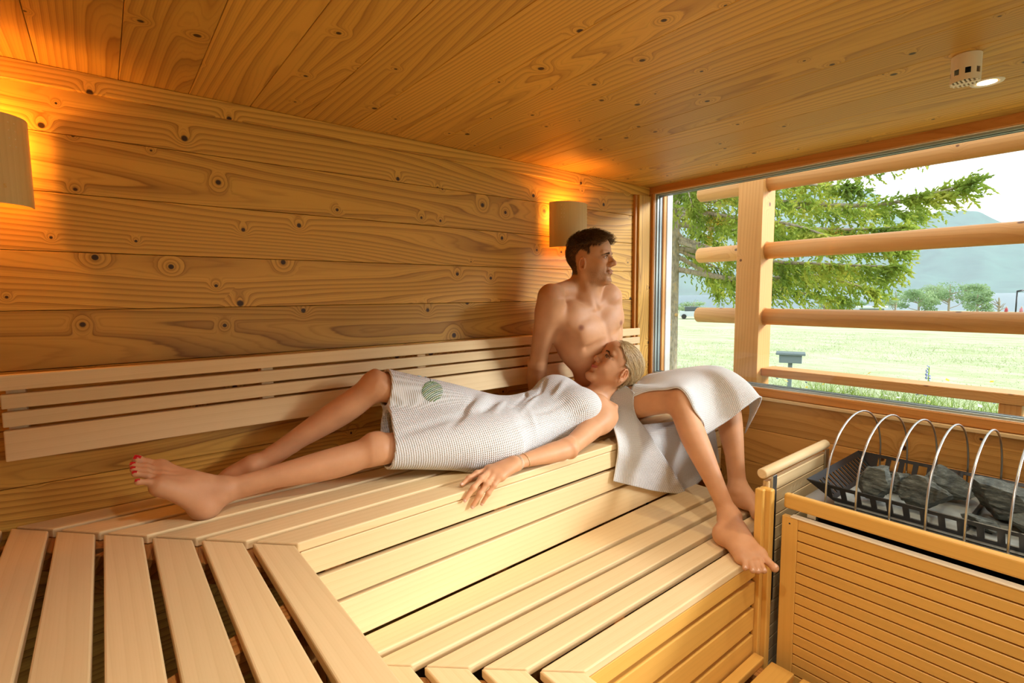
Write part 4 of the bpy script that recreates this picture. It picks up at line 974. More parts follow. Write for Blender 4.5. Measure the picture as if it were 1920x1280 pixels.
def head_prims(B, H, F_, L_, U_, sc, male=True, sub=True):
    R = np.stack([F_, L_, U_], 1)
    def w(f, l, u): return H+R@(V3(f, l, u)*sc)
    def e(c, r, k=0.02, op='u', rot=None): B.ell(w(*c), V3(*r)*sc, R if rot is None else R@rot, k*sc, op)
    def cn(a, b, ra, rb, k=0.02, op='u'): B.cone(w(*a), w(*b), ra*sc, rb*sc, k*sc, op)
    j = 1.0 if male else 0.90
    e((-.014, 0, .034 if male else .029), (.098, .076, .090 if male else .085), .02)
    ey = .0325 if male else .0345
    e((.020, 0, -.012), (.062, .064*j, .095), .04)
    e((.040, 0, .052), (.048, .056, .044), .03)
    for s in (-1, 1):
        cn((-.006, s*.056*j, -.058), (.064, s*.018*j, -.100), .018, .015, .025)
        e((.052, s*.042*j, -.020), (.030, .022, .020), .022)          # cheekbone
        if male: cn((.076, s*.044, .022), (.088, s*.012, .019), .008, .009, .012)
        else: cn((.074, s*.042, .024), (.082, s*.012, .020), .007, .007, .016)
        e((-.014, s*.058, -.02), (.03, .018, .04), .03)
        e((.030, s*.046*j, -.052), (.030, .016, .026), .03)
    e((.071, 0, -.102), (.019, .022, .015), .018)                     # chin
    e((.064 if male else .061, 0, -.060), (.028, .034, .030), .025)                     # muzzle
    if sub:
        for s in (-1, 1):
            e((.100, s*(ey+.001), .001), (.021, .0195, .0135), .010, 's')  # eye sockets
            e((.0725, s*ey, .001), (.0152, .0165, .0150), .004)     # lids over the eyeball
            e((.0915, s*ey, -.0005), (.009, .0128, .0046 if male else .0058), .002, 's')
    if male:
        cn((.084, 0, .016), (.108, 0, -.022), .0075, .0092, .010); e((.109, 0, -.0265), (.0105, .0105, .0095), .008); cn((.095, 0, -.036), (.111, 0, -.031), .006, .007, .008)
    else:
        cn((.082, 0, .014), (.101, 0, -.020), .0062, .0078, .010); e((.1035, 0, -.0245), (.0092, .0092, .0085), .008); cn((.094, 0, -.035), (.105, 0, -.029), .0055, .006, .008)
    e((.098, 0, -.028), (.012, .0125*j, .0085), .004); e((.090, 0, -.014), (.013, .0095, .020), .006)
    for s in (-1, 1): e((.0965, s*.0130*j, -.0305), (.012, .0072, .0080), .006)
    if sub:
        for s in (-1, 1):
            e((.103, s*.0068, -.0385), (.0055, .0034, .0035), .0025, 's')  # nostrils
            cn((.088, s*.021*j, -.030), (.082, s*.028*j, -.060), .0015, .0015, .014, 's')   # nasolabial fold
    if male:
        cn((.0925, -.019, -.0615), (.0955, -.005, -.0600), .0034, .0045, .006); cn((.0955, .005, -.0600), (.0925, .019, -.0615), .0045, .0034, .006)
        cn((.0900, -.015, -.0700), (.0925, 0, -.0708), .0038, .0052, .006); cn((.0925, 0, -.0708), (.0900, .015, -.0700), .0052, .0038, .006)
    else:
        LL = (-.025, -.017, -.009, -.003, .003, .009, .017, .025)
        fl = lambda l, f0: f0-13.0*l*l
        for l0, l1 in zip(LL[:-1], LL[1:]):
            r_ = lambda l, a: .0022+(a-.0022)*(1-(l/.026)**2)
            cn((fl(l0, .0912), l0, -.0602+.0048*(l0/.025)**2), (fl(l1, .0912), l1, -.0602+.0048*(l1/.025)**2), r_(l0, .0044), r_(l1, .0044), .004)
            cn((fl(l0, .0892), l0, -.0690+.0075*(l0/.025)**2), (fl(l1, .0892), l1, -.0690+.0075*(l1/.025)**2), r_(l0, .0050), r_(l1, .0050), .004)
        for s in (-1, 1): e((.066, s*.040, -.046), (.018, .014, .018), .02)
        e((.074, 0, -.104), (.020, .021, .016), .02)
    if sub:
        if male:
            cn((.0985, -.008, -.0655), (.0985, .008, -.0655), .0012, .0012, .003, 's')
            for s in (-1, 1): cn((.0985, s*.008, -.0655), (.086, s*.0275, -.0645), .0013, .0015, .003, 's')
        else:
            LL = (-.0285, -.020, -.010, 0, .010, .020, .0285)
            for l0, l1 in zip(LL[:-1], LL[1:]): cn((.0955-13*l0*l0, l0, -.0648+.0066*(l0/.025)**2), (.0955-13*l1*l1, l1, -.0648+.0066*(l1/.025)**2), .0013, .0013, .002, 's')
        e((.092, 0, -.086), (.010, .018, .006), .012, 's')
    for s in (-1, 1):                                                  # ears
        rot = np.stack([unit(V3(.93, s*.22, -.20)), unit(V3(-.22, s*.97, 0))*1.0, unit(V3(.19, 0, .98))], 1)
        q, _ = np.linalg.qr(rot); q = q*np.sign((q*rot).sum(0))
        c0 = V3(-.009, s*.0765, -.020)
        def lc(x, y, u): return c0+q@V3(x, y, u)
        e(c0, (.0170, .0062, .029), .004, 'u', q)
        e(lc(.002, -.001, -.029), (.0085, .0048, .0095), .005, 'u', q)
        ring = [lc(.0165*math.cos(a)*(.95), .0045, .0285*math.sin(a)) for a in np.linspace(-.55*math.pi*.35, 1.45*math.pi, 11)]
        for a_, b_ in zip(ring[:-1], ring[1:]): cn(a_, b_, .0040, .0040, .002)
        if sub:
            e(lc(.000, .0075, .004), (.0120, .0075, .0205), .002, 's', q)
            e(lc(.006, .003, -.010), (.0065, .010, .0075), .003, 's', q)
        cn(lc(-.004, .0035, .016), lc(-.0075, .0035, -.010), .0026, .0026, .002)
        cn(lc(.0155, .004, -.004), lc(.0150, .003, -.013), .0042, .0036, .003)
    return w, R
def finger(B, base, tip, bend, r, k=0.006, knuckle=True, segs=(.45, .29, .26)):
    """three phalanges from base to tip, arched by bend (a vector added at the middle joints)"""
    base = np.asarray(base, float); tip = np.asarray(tip, float); bend = np.asarray(bend, float)
    p1 = base+(tip-base)*segs[0]+bend; p2 = base+(tip-base)*(segs[0]+segs[1])+bend*0.85
    B.chain([base, p1, p2, tip], [r*1.12, r*1.0, r*.92, r*.78], k)
    B.ell(p1, (r*1.1,)*3, None, k); B.ell(p2, (r*.99,)*3, None, k)
    return [base, p1, p2, tip]
def foot(B, ankle, heel, ball_in, ball_out, toes, up, S=1.0, toe_r=(.0135, .0098, .0092, .0088, .0088)):
    """ankle, heel centre, inner / outer ball centres, five toe tips from big to small"""
    ankle, heel, bi, bo = (np.asarray(v, float) for v in (ankle, heel, ball_in, ball_out)); up = unit(up)
    mid = (bi+bo)/2
    B.ell(heel, (.033*S, .033*S, .034*S), None, .03)
    B.cone(ankle, heel+up*.012, .034*S, .030*S, .03)
    B.cone(ankle, lerp(ankle, mid, .45)+up*0.0, .033*S, .030*S, .03)
    B.cone(lerp(ankle, mid, .35), bi+up*.004, .031*S, .019*S, .03); B.cone(lerp(ankle, mid, .35)-up*.01, bo, .029*S, .016*S, .03)
    B.cone(heel, bo, .027*S, .017*S, .035); B.cone(heel, lerp(heel, bi, .45)+up*.018, .026*S, .022*S, .03)
    B.ell(bi, (.020*S,)*3, None, .02); B.ell(bo, (.0165*S,)*3, None, .02)
    B.cone(bi, bo, .0185*S, .0155*S, .02)
    side = unit(bi-bo)
    B.ell(ankle+side*.030*S, (.013*S,)*3, None, .015); B.ell(ankle-side*.030*S-up*.008, (.013*S,)*3, None, .015)
    out = []
    for i, t in enumerate(toes):
        b_ = lerp(bi, bo, i/4.0); t = np.asarray(t, float); r = toe_r[i]*S; m = lerp(b_, t, .55)+up*(.006 if i else .002)*S
        B.cone(b_, m, r*1.15, r*.95, .010); B.cone(m, t, r*.92, r*.92, .006); B.ell(t, (r*1.05,)*3, None, .004); out.append((b_, m, t, r))
    # tendons
    for i in (0, 1, 2, 3): B.cone(lerp(ankle, mid, .25)+up*.026*S, lerp(bi, bo, i/4.)+up*.013*S, .006, .005, .012)
    return out

def soften(v, quad, n):
    v = v.astype(float); cnt = np.bincount(quad.ravel(), minlength=len(v)).astype(float)
    for _ in range(n):
        f = v[quad].mean(1); v = np.bincount(quad.ravel(), np.repeat(f, 4), minlength=len(v))/np.maximum(cnt, 1)
    return v
def surf(B, px, py, off=0.0, t0=0.9, want=False):
    o = np.array(CAM); d = unit(np.array(ray(px, py))); t = t0
    for _ in range(90):
        p = o+d*t; v = B.evalp(p[None], 0.07)[0]-off
        if v < 0.0004: break
        t += min(v*0.8, 0.05)
        if t > 4.5: return None
    return p
def grad(B, Pt, h=0.002):
    g = np.stack([B.evalp(Pt+np.eye(3)[i]*h)-B.evalp(Pt-np.eye(3)[i]*h) for i in range(3)], 1); return g/np.maximum(np.linalg.norm(g, axis=1), 1e-9)[:, None]
# ------------------------------------------------------------------ the man
def pa(*a, **k): return np.array(P(*a, **k))
MAN = Body()
def build_man(B):
    HR, HL = V3(1.885, 1.70, 1.075), V3(2.075, 1.69, 1.075)
    KR, KL = pa(1273, 750, z=1.148), pa(1366, 738, y=1.235)
    AR, AL = pa(1368, 966, z=.722), pa(1386, 916, z=.728)
    ShR, ShL = pa(1034, 560, y=1.70), pa(1141, 558, y=1.665)
    NK = V3(1.800, 1.705, 1.600); PV_ = V3(1.975, 1.70, 1.07)
    fr = unit(V3(-.04, -1, .10))
    B.loft(PV_, NK, fr, [(-.16,.120,.07,.085), (-.06,.158,.095,.115), (.08,.172,.108,.118), (.24,.156,.104,.092), (.38,.150,.100,.084), (.52,.162,.106,.088), (.68,.176,.112,.100), (.80,.172,.098,.104), (.91,.125,.070,.090), (1.0,.066,.055,.066), (1.06,.055,.05,.055)], .03, 2.3)
    ax = unit(NK-PV_); fr = unit(fr-ax*(fr@ax)); la = np.cross(ax, fr)      # la points to his right or left
    if la@(ShL-ShR) < 0: la = -la
    def T(l, f, t): return PV_+(NK-PV_)*t+la*l+fr*f
    R3 = np.stack([la, fr, ax], 1)
    for s in (-1, 1):
        B.ell(T(s*.080, .082, .745), (.080, .034, .064), R3, .022)               # chest
        B.ell(T(s*.135, -.02, .66), (.05, .08, .10), R3, .05)                    # side of the back
        B.cone(T(s*.03, -.02, 1.10), T(s*.150, -.030, 1.00), .034, .036, .05)      # trapezius
        B.cone(T(s*.018, .070, .925), T(s*.160, .020, .995), .0095, .011, .016)   # collarbone
        B.ell(T(s*.040, .088, .42), (.034, .022, .11), R3, .04)                  # belly
    for s, Sp in ((-1, ShR), (1, ShL)):
        if (la@(Sp-NK))*s < 0: Sp = ShL if Sp is ShR else ShR
        B.cone(T(s*.035, -.028, 1.13), Sp+V3(0, .012, .022), .034, .040, .04)
        B.ell(T(s*.095, .050, .88), (.075, .036, .055), R3, .04); B.ell(T(s*.115, .030, .955), (.055, .040, .045), R3, .04)
    B.cone(T(0, .128, .86), T(0, .132, .62), .006, .009, .022, 's'); B.cone(T(0, .118, .56), T(0, .112, .30), .004, .004, .020, 's')
    for s in (-1, 1): B.cone(T(s*.02, .138, .655), T(s*.13, .092, .650), .003, .004, .030, 's')
    # neck, head
    H = V3(1.8356, 1.6853, 1.7842); F_ = unit(V3(.3466, -.935, .0853)); U_ = unit(V3(-.0177, .0737, .9971)-F_*(V3(-.0177, .0737, .9971)@F_)); L_ = np.cross(U_, F_)
    sc = 1.045
    w, R = head_prims(B, H, F_, L_, U_, sc, True)
    B.cone(NK-ax*.03+fr*.005, w(-.030, 0, -.055), .062, .058, .03); B.cone(NK+fr*.02, w(.015, 0, -.085), .045, .040, .03)
    for s in (-1, 1): B.cone(w(-.025, s*.055, -.045), T(s*.016, .060, .955), .014, .010, .02)
    B.ell(w(.028, 0, -.125), (.012, .012, .014), None, .02)
    # right arm, propped on the bench behind him
    EL = V3(1.612, 1.822, 1.292); WR = V3(1.672, 1.905, 1.030)
    def arm(S_, E_, W_, outv, k=.03):
        fr_ = unit(outv)
        B.ell(S_+fr_*.004, (.058, .056, .062), None, .03)
        B.loft(S_, E_, fr_, [(-.05,.05,.05,.05), (.12,.058,.060,.054), (.30,.056,.060,.054), (.52,.052,.056,.054), (.75,.045,.046,.047), (.92,.042,.040,.042), (1.02,.040,.038,.040)], k)
        B.loft(E_, W_, fr_, [(-.04,.040,.038,.040), (.10,.046,.043,.042), (.28,.047,.044,.041), (.55,.039,.036,.034), (.82,.031,.027,.026), (1.0,.030,.024,.023)], k)
    arm(ShR, EL, WR, V3(-.75, -.6, .1))
    B.cone(T(-.13, .06, .80), lerp(ShR, EL, .20), .036, .036, .035); B.cone(T(-.14, -.06, .78), lerp(ShR, EL, .2), .045, .042, .05)
    hd = V3(1.655, 1.865, .990)
    B.cone(WR, hd, .028, .026, .02)
    for i in range(4): finger(B, hd+V3(-.028+.019*i, -.01, .0), V3(1.595+.026*i, 1.79-.012*(1.5-abs(i-1.5)), .981), V3(0, 0, .010), .0095)
    finger(B, hd+V3(.025, .01, .0), V3(1.735, 1.845, .982), V3(0, 0, .006), .0105)
    # left arm, propped behind
    EL2 = V3(2.075, 1.82, 1.325); WR2 = V3(2.10, 1.88, 1.045)
    arm(ShL, EL2, WR2, V3(.8, -.5, .1))
    B.cone(T(.13, .06, .80), lerp(ShL, EL2, .20), .034, .036, .035); B.cone(T(.14, -.06, .78), lerp(ShL, EL2, .2), .045, .042, .05)
    hd2 = V3(2.115, 1.862, .992); B.cone(WR2, hd2, .028, .026, .02)
    for i in range(4): finger(B, hd2+V3(-.028+.019*i, -.01, .0), V3(2.07+.028*i, 1.79-.012*(1.5-abs(i-1.5)), .981), V3(0, 0, .010), .0095)
    finger(B, hd2+V3(-.025, .0, .0), V3(2.035, 1.835, .982), V3(0, 0, .006), .0105)
    # legs
    for (Hp, K, A, sg) in ((HR, KR, AR, -1), (HL, KL, AL, 1)):
        fk = unit(V3(0, -.35, 1)); 
        B.loft(Hp, K, fk, [(-.08,.09,.085,.10), (.1,.096,.092,.098), (.35,.090,.088,.086), (.6,.078,.076,.070), (.82,.064,.062,.058), (.95,.058,.055,.054), (1.03,.052,.048,.05)], .05)
        kn = unit((A-K)/np.linalg.norm(A-K)*.0+V3(0, -1, .35)+ (V3(-.25, 0, 0) if sg < 0 else V3(.02, 0, 0)))
        B.ell(K+kn*.022, (.042, .042, .046), None, .04)                          # kneecap
        B.loft(K, A, kn, [(-.04,.052,.048,.048), (.08,.056,.050,.054), (.2,.056,.046,.062), (.34,.056,.044,.066), (.5,.050,.041,.058), (.66,.041,.037,.047), (.82,.034,.034,.038), (.94,.032,.034,.036), (1.02,.033,.034,.036)], .03)
        B.cone(lerp(K, A, .7)-kn*.036, lerp(K, A, .98)-kn*.040, .010, .011, .02)  # achilles
        B.cone(Hp+V3(0, .03, -.01), lerp(Hp, K, .1)+V3(0, 0, -.02), .09, .085, .05)
    zb = ZL+.001
    fr_toes = [pa(*q, z=zz) for q, zz in (((1452, 1064), .646), ((1432, 1069), .641), ((1421, 1070), .640), ((1411, 1069), .640), ((1397, 1064), .641))]
    footR = foot(B, AR+V3(0, 0, -.006), pa(1358, 1003, z=.668), pa(1424, 1040, z=.660), pa(1392, 1046, z=.651), fr_toes, V3(0, -.25, 1), 1.08)
    fl_toes = [pa(*q, z=zz) for q, zz in (((1432, 962), .648), ((1446, 968), .644), ((1453, 967), .643), ((1460, 962), .643), ((1465, 955), .643))]
    fl_toes = [V3(2.165, .955, .648), V3(2.20, .945, .644), V3(2.222, .953, .643), V3(2.243, .966, .643), V3(2.262, .985, .643)]
    footL = foot(B, AL+V3(0, 0, -.006), V3(2.245, 1.175, .668), V3(2.180, 1.015, .656), V3(2.25, 1.03, .650), fl_toes, V3(0, -.2, 1), 1.06)
    bench_out(B)
    return dict(w=w, R=R, H=H, T=T, sc=sc, footR=footR, footL=footL, HR=HR, HL=HL, KR=KR, KL=KL, AR=AR, AL=AL, fr=fr, la=la)
mi = build_man(MAN)
man_root = empty('person', (1.98, 1.70, ZU), 'man with short brown hair sitting propped on his arms, looking out of the window', 'person')
mp_, mq_, mn0_ = two_res(MAN, 0.0040, 0.0019, mi['H'], mi['R'], mi['sc'], lambda L: np.full(len(L), -.122))
SKIN_M = skin_mat('tanned_skin'); 
def face_local(pts, info): return ((pts-info['H'])@info['R'])/info['sc']
def gauss(q, c, r): return np.exp(-(((q-V3(*c))/V3(*r))**2).sum(1))
def mixc(col, m, c): return col*(1-m[:, None])+np.array(c)[None]*m[:, None]
col = np.tile(np.array([.60, .315, .160]), (len(mp_), 1))
q = face_local(mp_, mi)
rnd_n = np.random.RandomState(3).rand(len(q))
headm = (np.abs(q) < V3(.14, .10, .16)).all(1).astype(float)
# hair-bearing scalp, stubble, lips, brows
def man_scalp(q):
    f, l, u = q[:, 0], q[:, 1], q[:, 2]
    line = np.where(np.abs(l) < .062, .070, .050)
    top = (u > .058+.35*np.maximum(f-.055, 0)*0) & (f < .072+.25*(u-.06))
    side = (f < .030-.0*(u)) & (u > -.012-.9*np.minimum(f+.02, 0)*0) & (f < .042+.3*(u-.03))
    back = (f < -.040) & (u > -.062)
    burn = (f < .016) & (f > .004) & (u > -.022)
    return top | (side & (u > .022)) | back | burn
sm = (man_scalp(q) & (headm > 0)).astype(float)*(np.abs(q[:, 1]) < .0765)
sm = soften(sm, mq_, 7)
col = mixc(col, sm*.66, (.075, .040, .018))
for s in (-1, 1):
    el_ = np.sqrt(((q[:, 1]-s*.0325)/.0132)**2+((q[:, 2]+.0005)/.0050)**2); rg = np.exp(-((el_-1.05)/.18)**2)*(q[:, 0] > .066)*headm
    col = mixc(col, rg*.55, (.10, .045, .025)); col = mixc(col, np.exp(-((el_-1.9)/.8)**2)*(q[:, 0] > .06)*headm*.25, (.36, .16, .08))  # wide soft ring paints eye socket shade into the skin tint
st = headm*np.clip((-.030-q[:, 2])/.03, 0, 1)*np.clip((q[:, 0]+.005)/.03, 0, 1)*np.clip((q[:, 2]+.125)/.02, 0, 1)
col = mixc(col, st*.45*(.4+.9*rnd_n), (.16, .085, .04))
col = mixc(col, np.clip(gauss(q, (.099, 0, -.065), (.012, .022, .0075))*1.3, 0, 1)*headm*.5, (.50, .19, .12))
col = mixc(col, gauss(q, (.075, -.040, -.028), (.02, .02, .02))*.25*headm, (.70, .27, .15)); col = mixc(col, gauss(q, (.112, 0, -.028), (.012, .015, .012))*.25*headm, (.72, .28, .17))
col = mixc(col, (gauss(q, (-.012, -.08, -.005), (.03, .015, .04))+gauss(q, (-.012, .08, -.005), (.03, .015, .04)))*.35, (.72, .28, .15))
for s in (-1, 1):
    d = np.linalg.norm(mp_-(surf(MAN, 1090, 614) if s < 0 else mi['T'](.105, .112, .715)), axis=1)
    col = mixc(col, np.clip(1.5-d/.0125, 0, 1)*.9, (.27, .095, .055))
MANB = body_obj('body', mp_, mq_, SKIN_M, man_root); set_tint(MANB, col)
print('MAN verts', len(mp_))
# ------------------------------------------------------------------ the woman
WOM = Body()
def build_woman(B):
    HL, HR = V3(1.165, 1.545, 1.065), V3(1.215, 1.705, 1.105)
    KL, KR = pa(703, 843, y=1.64), pa(706, 722, y=1.75)
    AL, AR = pa(412, 919, y=1.73), pa(474, 876, y=1.88)
    ShL, ShR = pa(1135, 780, y=1.475), V3(1.795, 1.735, 1.145)
    PV_ = V3(1.175, 1.625, 1.078); NK = V3(1.772, 1.598, 1.132)
    fr = unit(V3(0, -.26, 1))
    B.loft(PV_, NK, fr, [(-.22,.10,.06,.08), (-.10,.150,.080,.098), (.06,.165,.088,.105), (.22,.146,.080,.090), (.38,.122,.074,.080), (.55,.126,.080,.082), (.70,.142,.088,.088), (.84,.140,.066,.080), (.93,.100,.048,.062), (1.0,.052,.042,.050), (1.05,.045,.04,.045)], .03, 2.2)
    ax = unit(NK-PV_); fr = unit(fr-ax*(fr@ax)); la = np.cross(ax, fr)
    if la@(ShR-ShL) < 0: la = -la                    # la: from her left to her right
    def T(l, f, t): return PV_+(NK-PV_)*t+la*l+fr*f
    R3 = np.stack([la, fr, ax], 1)
    for s in (-1, 1):
        B.ell(T(s*.078, .060, .69), (.070, .046, .074), R3, .04)
        B.cone(T(s*.02, 0, 1.02), T(s*.115, -.01, .97), .026, .030, .04)
        B.cone(T(s*.015, .044, .945), T(s*.135, .026, .99), .008, .009, .018)
        B.ell(T(s*.10, -.05, .80), (.05, .05, .07), R3, .04)
    H = V3(1.8725, 1.5603, 1.2790); F_ = unit(V3(-.6787, .3594, .6405)*.988+V3(-.4403, -.8971, .0369)*.156); U_ = V3(.5878, -.2569, .7670); U_ = unit(U_-F_*(U_@F_)); L_ = np.cross(U_, F_)
    sc = 1.06
    w, R = head_prims(B, H, F_, L_, U_, sc, False)
    B.cone(NK, w(-.028, 0, -.06), .049, .047, .03); B.cone(NK+fr*.012, w(.010, 0, -.085), .036, .034, .03)
    for s, q in ((-1, 1), (1, -1)): B.cone(w(-.02, q*.052, -.05), T(s*.012, .046, .965), .011, .008, .02)
    # left arm along the bench edge, hand over the edge
    EL, WR = pa(1066, 840, z=1.018), pa(966, 868, z=1.012)
    def arm(S_, E_, W_, outv):
        f_ = unit(outv)
        B.ell(S_, (.052, .050, .050), None, .04)
        B.loft(S_, E_, f_, [(-.05,.044,.044,.044), (.15,.049,.048,.047), (.4,.047,.046,.046), (.65,.043,.042,.043), (.9,.038,.036,.038), (1.02,.036,.034,.036)], .03)
        B.loft(E_, W_, f_, [(-.04,.036,.034,.036), (.12,.040,.038,.038), (.30,.040,.037,.036), (.6,.032,.030,.029), (.85,.026,.022,.021), (1.0,.026,.020,.019)], .03)
    arm(ShL, EL, WR, V3(0, -.5, .85))
    B.cone(T(-.10, .05, .86), lerp(ShL, EL, .2), .034, .036, .05); B.cone(T(-.11, -.03, .84), lerp(ShL, EL, .12), .038, .038, .05)
    kn = [pa(905, 882, z=1.000), pa(911, 893, z=1.000), pa(921, 902, z=.995), pa(933, 909, z=.986)]     # knuckles, index to little
    kn = [V3(1.040, 1.440, 1.000), V3(1.030, 1.418, 1.003), V3(1.035, 1.397, .998), V3(1.048, 1.379, .988)]
    for i, p in enumerate(kn): B.cone(WR+V3(-.01, -.008*(i-1), 0), p, .020, .0145, .018)
    B.cone(kn[0], kn[3], .0135, .012, .015)
    for i in range(3): B.ell((kn[i]+kn[i+1])/2+V3(-.010, -.004, -.006), (.011, .011, .008), None, .012)
    yF = yf(.95)-.012
    tips = [V3(.915, 1.422, .981), pa(872, 937, y=yF), pa(886, 949, y=yF), pa(904, 943, y=yF)]
    FG = []
    FG.append(finger(B, kn[0], tips[0], V3(.0, 0, .010), .0098))
    for i in (1, 2, 3):
        m = V3(0, -.014, .022)*(1-.15*(i-1))
        FG.append(finger(B, kn[i], tips[i], m, (.0102, .0098, .0086)[i-1]))
    FG.append(finger(B, WR+V3(-.025, .016, -.008), V3(.965, 1.462, .981), V3(0, .004, .004), .0095, segs=(.5, .3, .2)))
    # right arm at the far side, resting between her body and the wall
    EL2 = V3(1.52, 1.815, 1.06); WR2 = V3(1.28, 1.845, 1.02)
    arm(ShR, EL2, WR2, V3(0, .3, .9)); B.cone(T(.10, .03, .86), lerp(ShR, EL2, .2), .036, .036, .05)
    hd2 = V3(1.20, 1.85, 1.0); B.cone(WR2, hd2, .024, .026, .02)
    for i in range(4): finger(B, hd2+V3(-.02, -.026+.017*i, 0), V3(1.10, 1.82+.02*i, .983), V3(0, 0, .008), .0085)
    finger(B, hd2+V3(.02, -.025, 0), V3(1.16, 1.795, .984), V3(0, 0, .004), .009)
    # legs
    for (Hp, K, A, ff, kf) in ((HL, KL, AL, V3(0, -.25, 1), V3(-.05, -.15, 1)), (HR, KR, AR, V3(-.3, -.15, 1), V3(-.75, -.10, .75))):
        B.loft(Hp, K, ff, [(-.10,.08,.075,.09), (.08,.094,.086,.098), (.3,.088,.082,.086), (.55,.075,.072,.068), (.8,.060,.058,.054), (.95,.053,.050,.048), (1.03,.048,.045,.046)], .05)
        k_ = unit(kf); B.ell(K+k_*.020, (.037, .037, .037), None, .04)
        B.loft(K, A, k_, [(-.04,.048,.044,.046), (.08,.050,.044,.052), (.2,.051,.042,.060), (.34,.050,.040,.060), (.5,.044,.037,.051), (.66,.036,.033,.041), (.82,.030,.030,.034), (.94,.028,.030,.032), (1.02,.029,.031,.032)], .03)
        B.cone(lerp(K, A, .72)-k_*.030, lerp(K, A, .98)-k_*.034, .009, .010, .02)
        B.cone(Hp+V3(.03, 0, -.01), lerp(Hp, K, .1)+V3(0, 0, -.015), .082, .08, .05)
    toesL = [pa(258, 862, y=1.79), pa(250, 872, y=1.765), pa(251, 880, y=1.75), pa(254, 888, y=1.73), pa(259, 903, y=1.695)]
    fL = foot(B, AL, pa(384, 950, y=1.722), pa(300, 878, y=1.788), pa(300, 912, y=1.70), toesL, V3(.35, -.25, .9), 1.0)
    toesR = [V3(.165, 1.90, .985), V3(.150, 1.922, .984), V3(.155, 1.938, .983), V3(.165, 1.952, .983), V3(.18, 1.965, .983)]
    fR = foot(B, AR, V3(.405, 1.915, 1.003), V3(.232, 1.895, .990), V3(.245, 1.95, .986), toesR, V3(.3, 0, 1), 0.98)
    bench_out(B)
    return dict(w=w, R=R, H=H, T=T, sc=sc, fL=fL, fR=fR, FG=FG, HL=HL, HR=HR, KL=KL, KR=KR, AL=AL, AR=AR, PV=PV_, NK=NK, fr=fr, la=la, ax=ax, WR=WR, EL=EL)
wi_ = build_woman(WOM)
wom_root = empty('person', (1.2, 1.6, ZU), 'blonde woman lying on the bench, head on the man\'s thigh', 'person')
wp_, wq_, wn0_ = two_res(WOM, 0.0038, 0.0018, wi_['H'], wi_['R'], wi_['sc'], lambda L: np.full(len(L), -.122))
SKIN_W = skin_mat('woman_skin', 0.48)
col = np.tile(np.array([.63, .335, .175]), (len(wp_), 1))
q = face_local(wp_, wi_); headm = (np.abs(q) < V3(.14, .10, .16)).all(1).astype(float)
def wom_scalp(q):
    f, l, u = q[:, 0], q[:, 1], q[:, 2]
    return ((u > .070+.0*f) & (f < .070)) | ((f < .040) & (u > .035)) | ((f < .018) & (u > .0)) | ((f < -.032) & (u > -.075)) 
sm = (wom_scalp(q) & (headm > 0)).astype(float)*(np.abs(q[:, 1]) < .0785)
sm = soften(sm, wq_, 5)
col = mixc(col, sm*.7, (.32, .20, .085))
mid_ = -.0642+.0062*(q[:, 1]/.025)**2; lipm = np.clip(1.25-np.abs(q[:, 2]-mid_)/(.0095*np.sqrt(np.clip(1-(q[:, 1]/.0275)**2, .02, 1))), 0, 1)*np.clip((.027-np.abs(q[:, 1]))/.004, 0, 1)*(q[:, 0] > .072)*headm
col = mixc(col, np.clip(lipm*1.6, 0, 1)*.85, (.50, .105, .085))
for s in (-1, 1):
    el_ = np.sqrt(((q[:, 1]-s*.0345)/.0132)**2+((q[:, 2]-.0005)/.0062)**2); rg = np.exp(-((el_-1.08)/.20)**2)*(q[:, 0] > .066)*headm*np.clip(.75+(q[:, 2]-.0005)/.008, .35, 1)
    col = mixc(col, np.clip(rg*1.1, 0, 1)*.85, (.05, .025, .018)); col = mixc(col, np.exp(-((el_-1.5)/.5)**2)*(q[:, 2] > .001)*(q[:, 0] > .06)*headm*.35, (.30, .13, .08))
for s in (-1, 1): col = mixc(col, gauss(q, (.070, s*.040, -.030), (.02, .02, .02))*.35*headm, (.72, .25, .15))
col = mixc(col, gauss(q, (-.012, .08, -.005), (.03, .015, .04))*.3, (.74, .30, .18))
WOMB = body_obj('body', wp_, wq_, SKIN_W, wom_root); set_tint(WOMB, col)
print('WOM verts', len(wp_))
# ------------------------------------------------------------------ eyes, brows, hair, nails
EYEM, nt, b = new_mat('eye'); L = nt.links.new
tc = N(nt, 'ShaderNodeTexCoord'); sp = N(nt, 'ShaderNodeVectorMath', operation='DISTANCE'); L(tc.outputs['Object'], sp.inputs[0]); sp.inputs[1].default_value = (0.0122, 0, 0)
r_ = ramp(nt, [(0.0, (0.004, 0.004, 0.004)), (0.19, (0.004, 0.004, 0.004)), (0.22, (0.10, 0.075, 0.045)), (0.44, (0.07, 0.06, 0.045)), (0.47, (0.02, 0.015, 0.01)), (0.53, (0.62, 0.58, 0.54)), (1.0, (0.66, 0.60, 0.56))])
mu = N(nt, 'ShaderNodeMath', operation='MULTIPLY'); L(sp.outputs['Value'], mu.inputs[0]); mu.inputs[1].default_value = 85; L(mu.outputs[0], r_.inputs[0])
L(r_.outputs[0], b.inputs['Base Color']); b.inputs['Roughness'].default_value = 0.08
def eyes(info, root, look):
    for s in (-1, 1):
        c = info['w'](.0740, s*(.0325 if root is man_root else .0345), .0005); bm = bmesh.new(); bmesh.ops.create_uvsphere(bm, u_segments=24, v_segments=16, radius=.0124*info['sc'])
        x = unit(info['R']@V3(*look)) if not isinstance(look, np.ndarray) else unit(unit(look-c)*.75+info['R'][:, 0]*.6); y = unit(np.cross(V3(0, 0, 1), x)); z = np.cross(x, y)
        Mx = Matrix(np.stack([x, y, z], 1).tolist()).to_4x4(); Mx.translation = c
        bm_obj('eye', bm, EYEM, root, True, Mx)
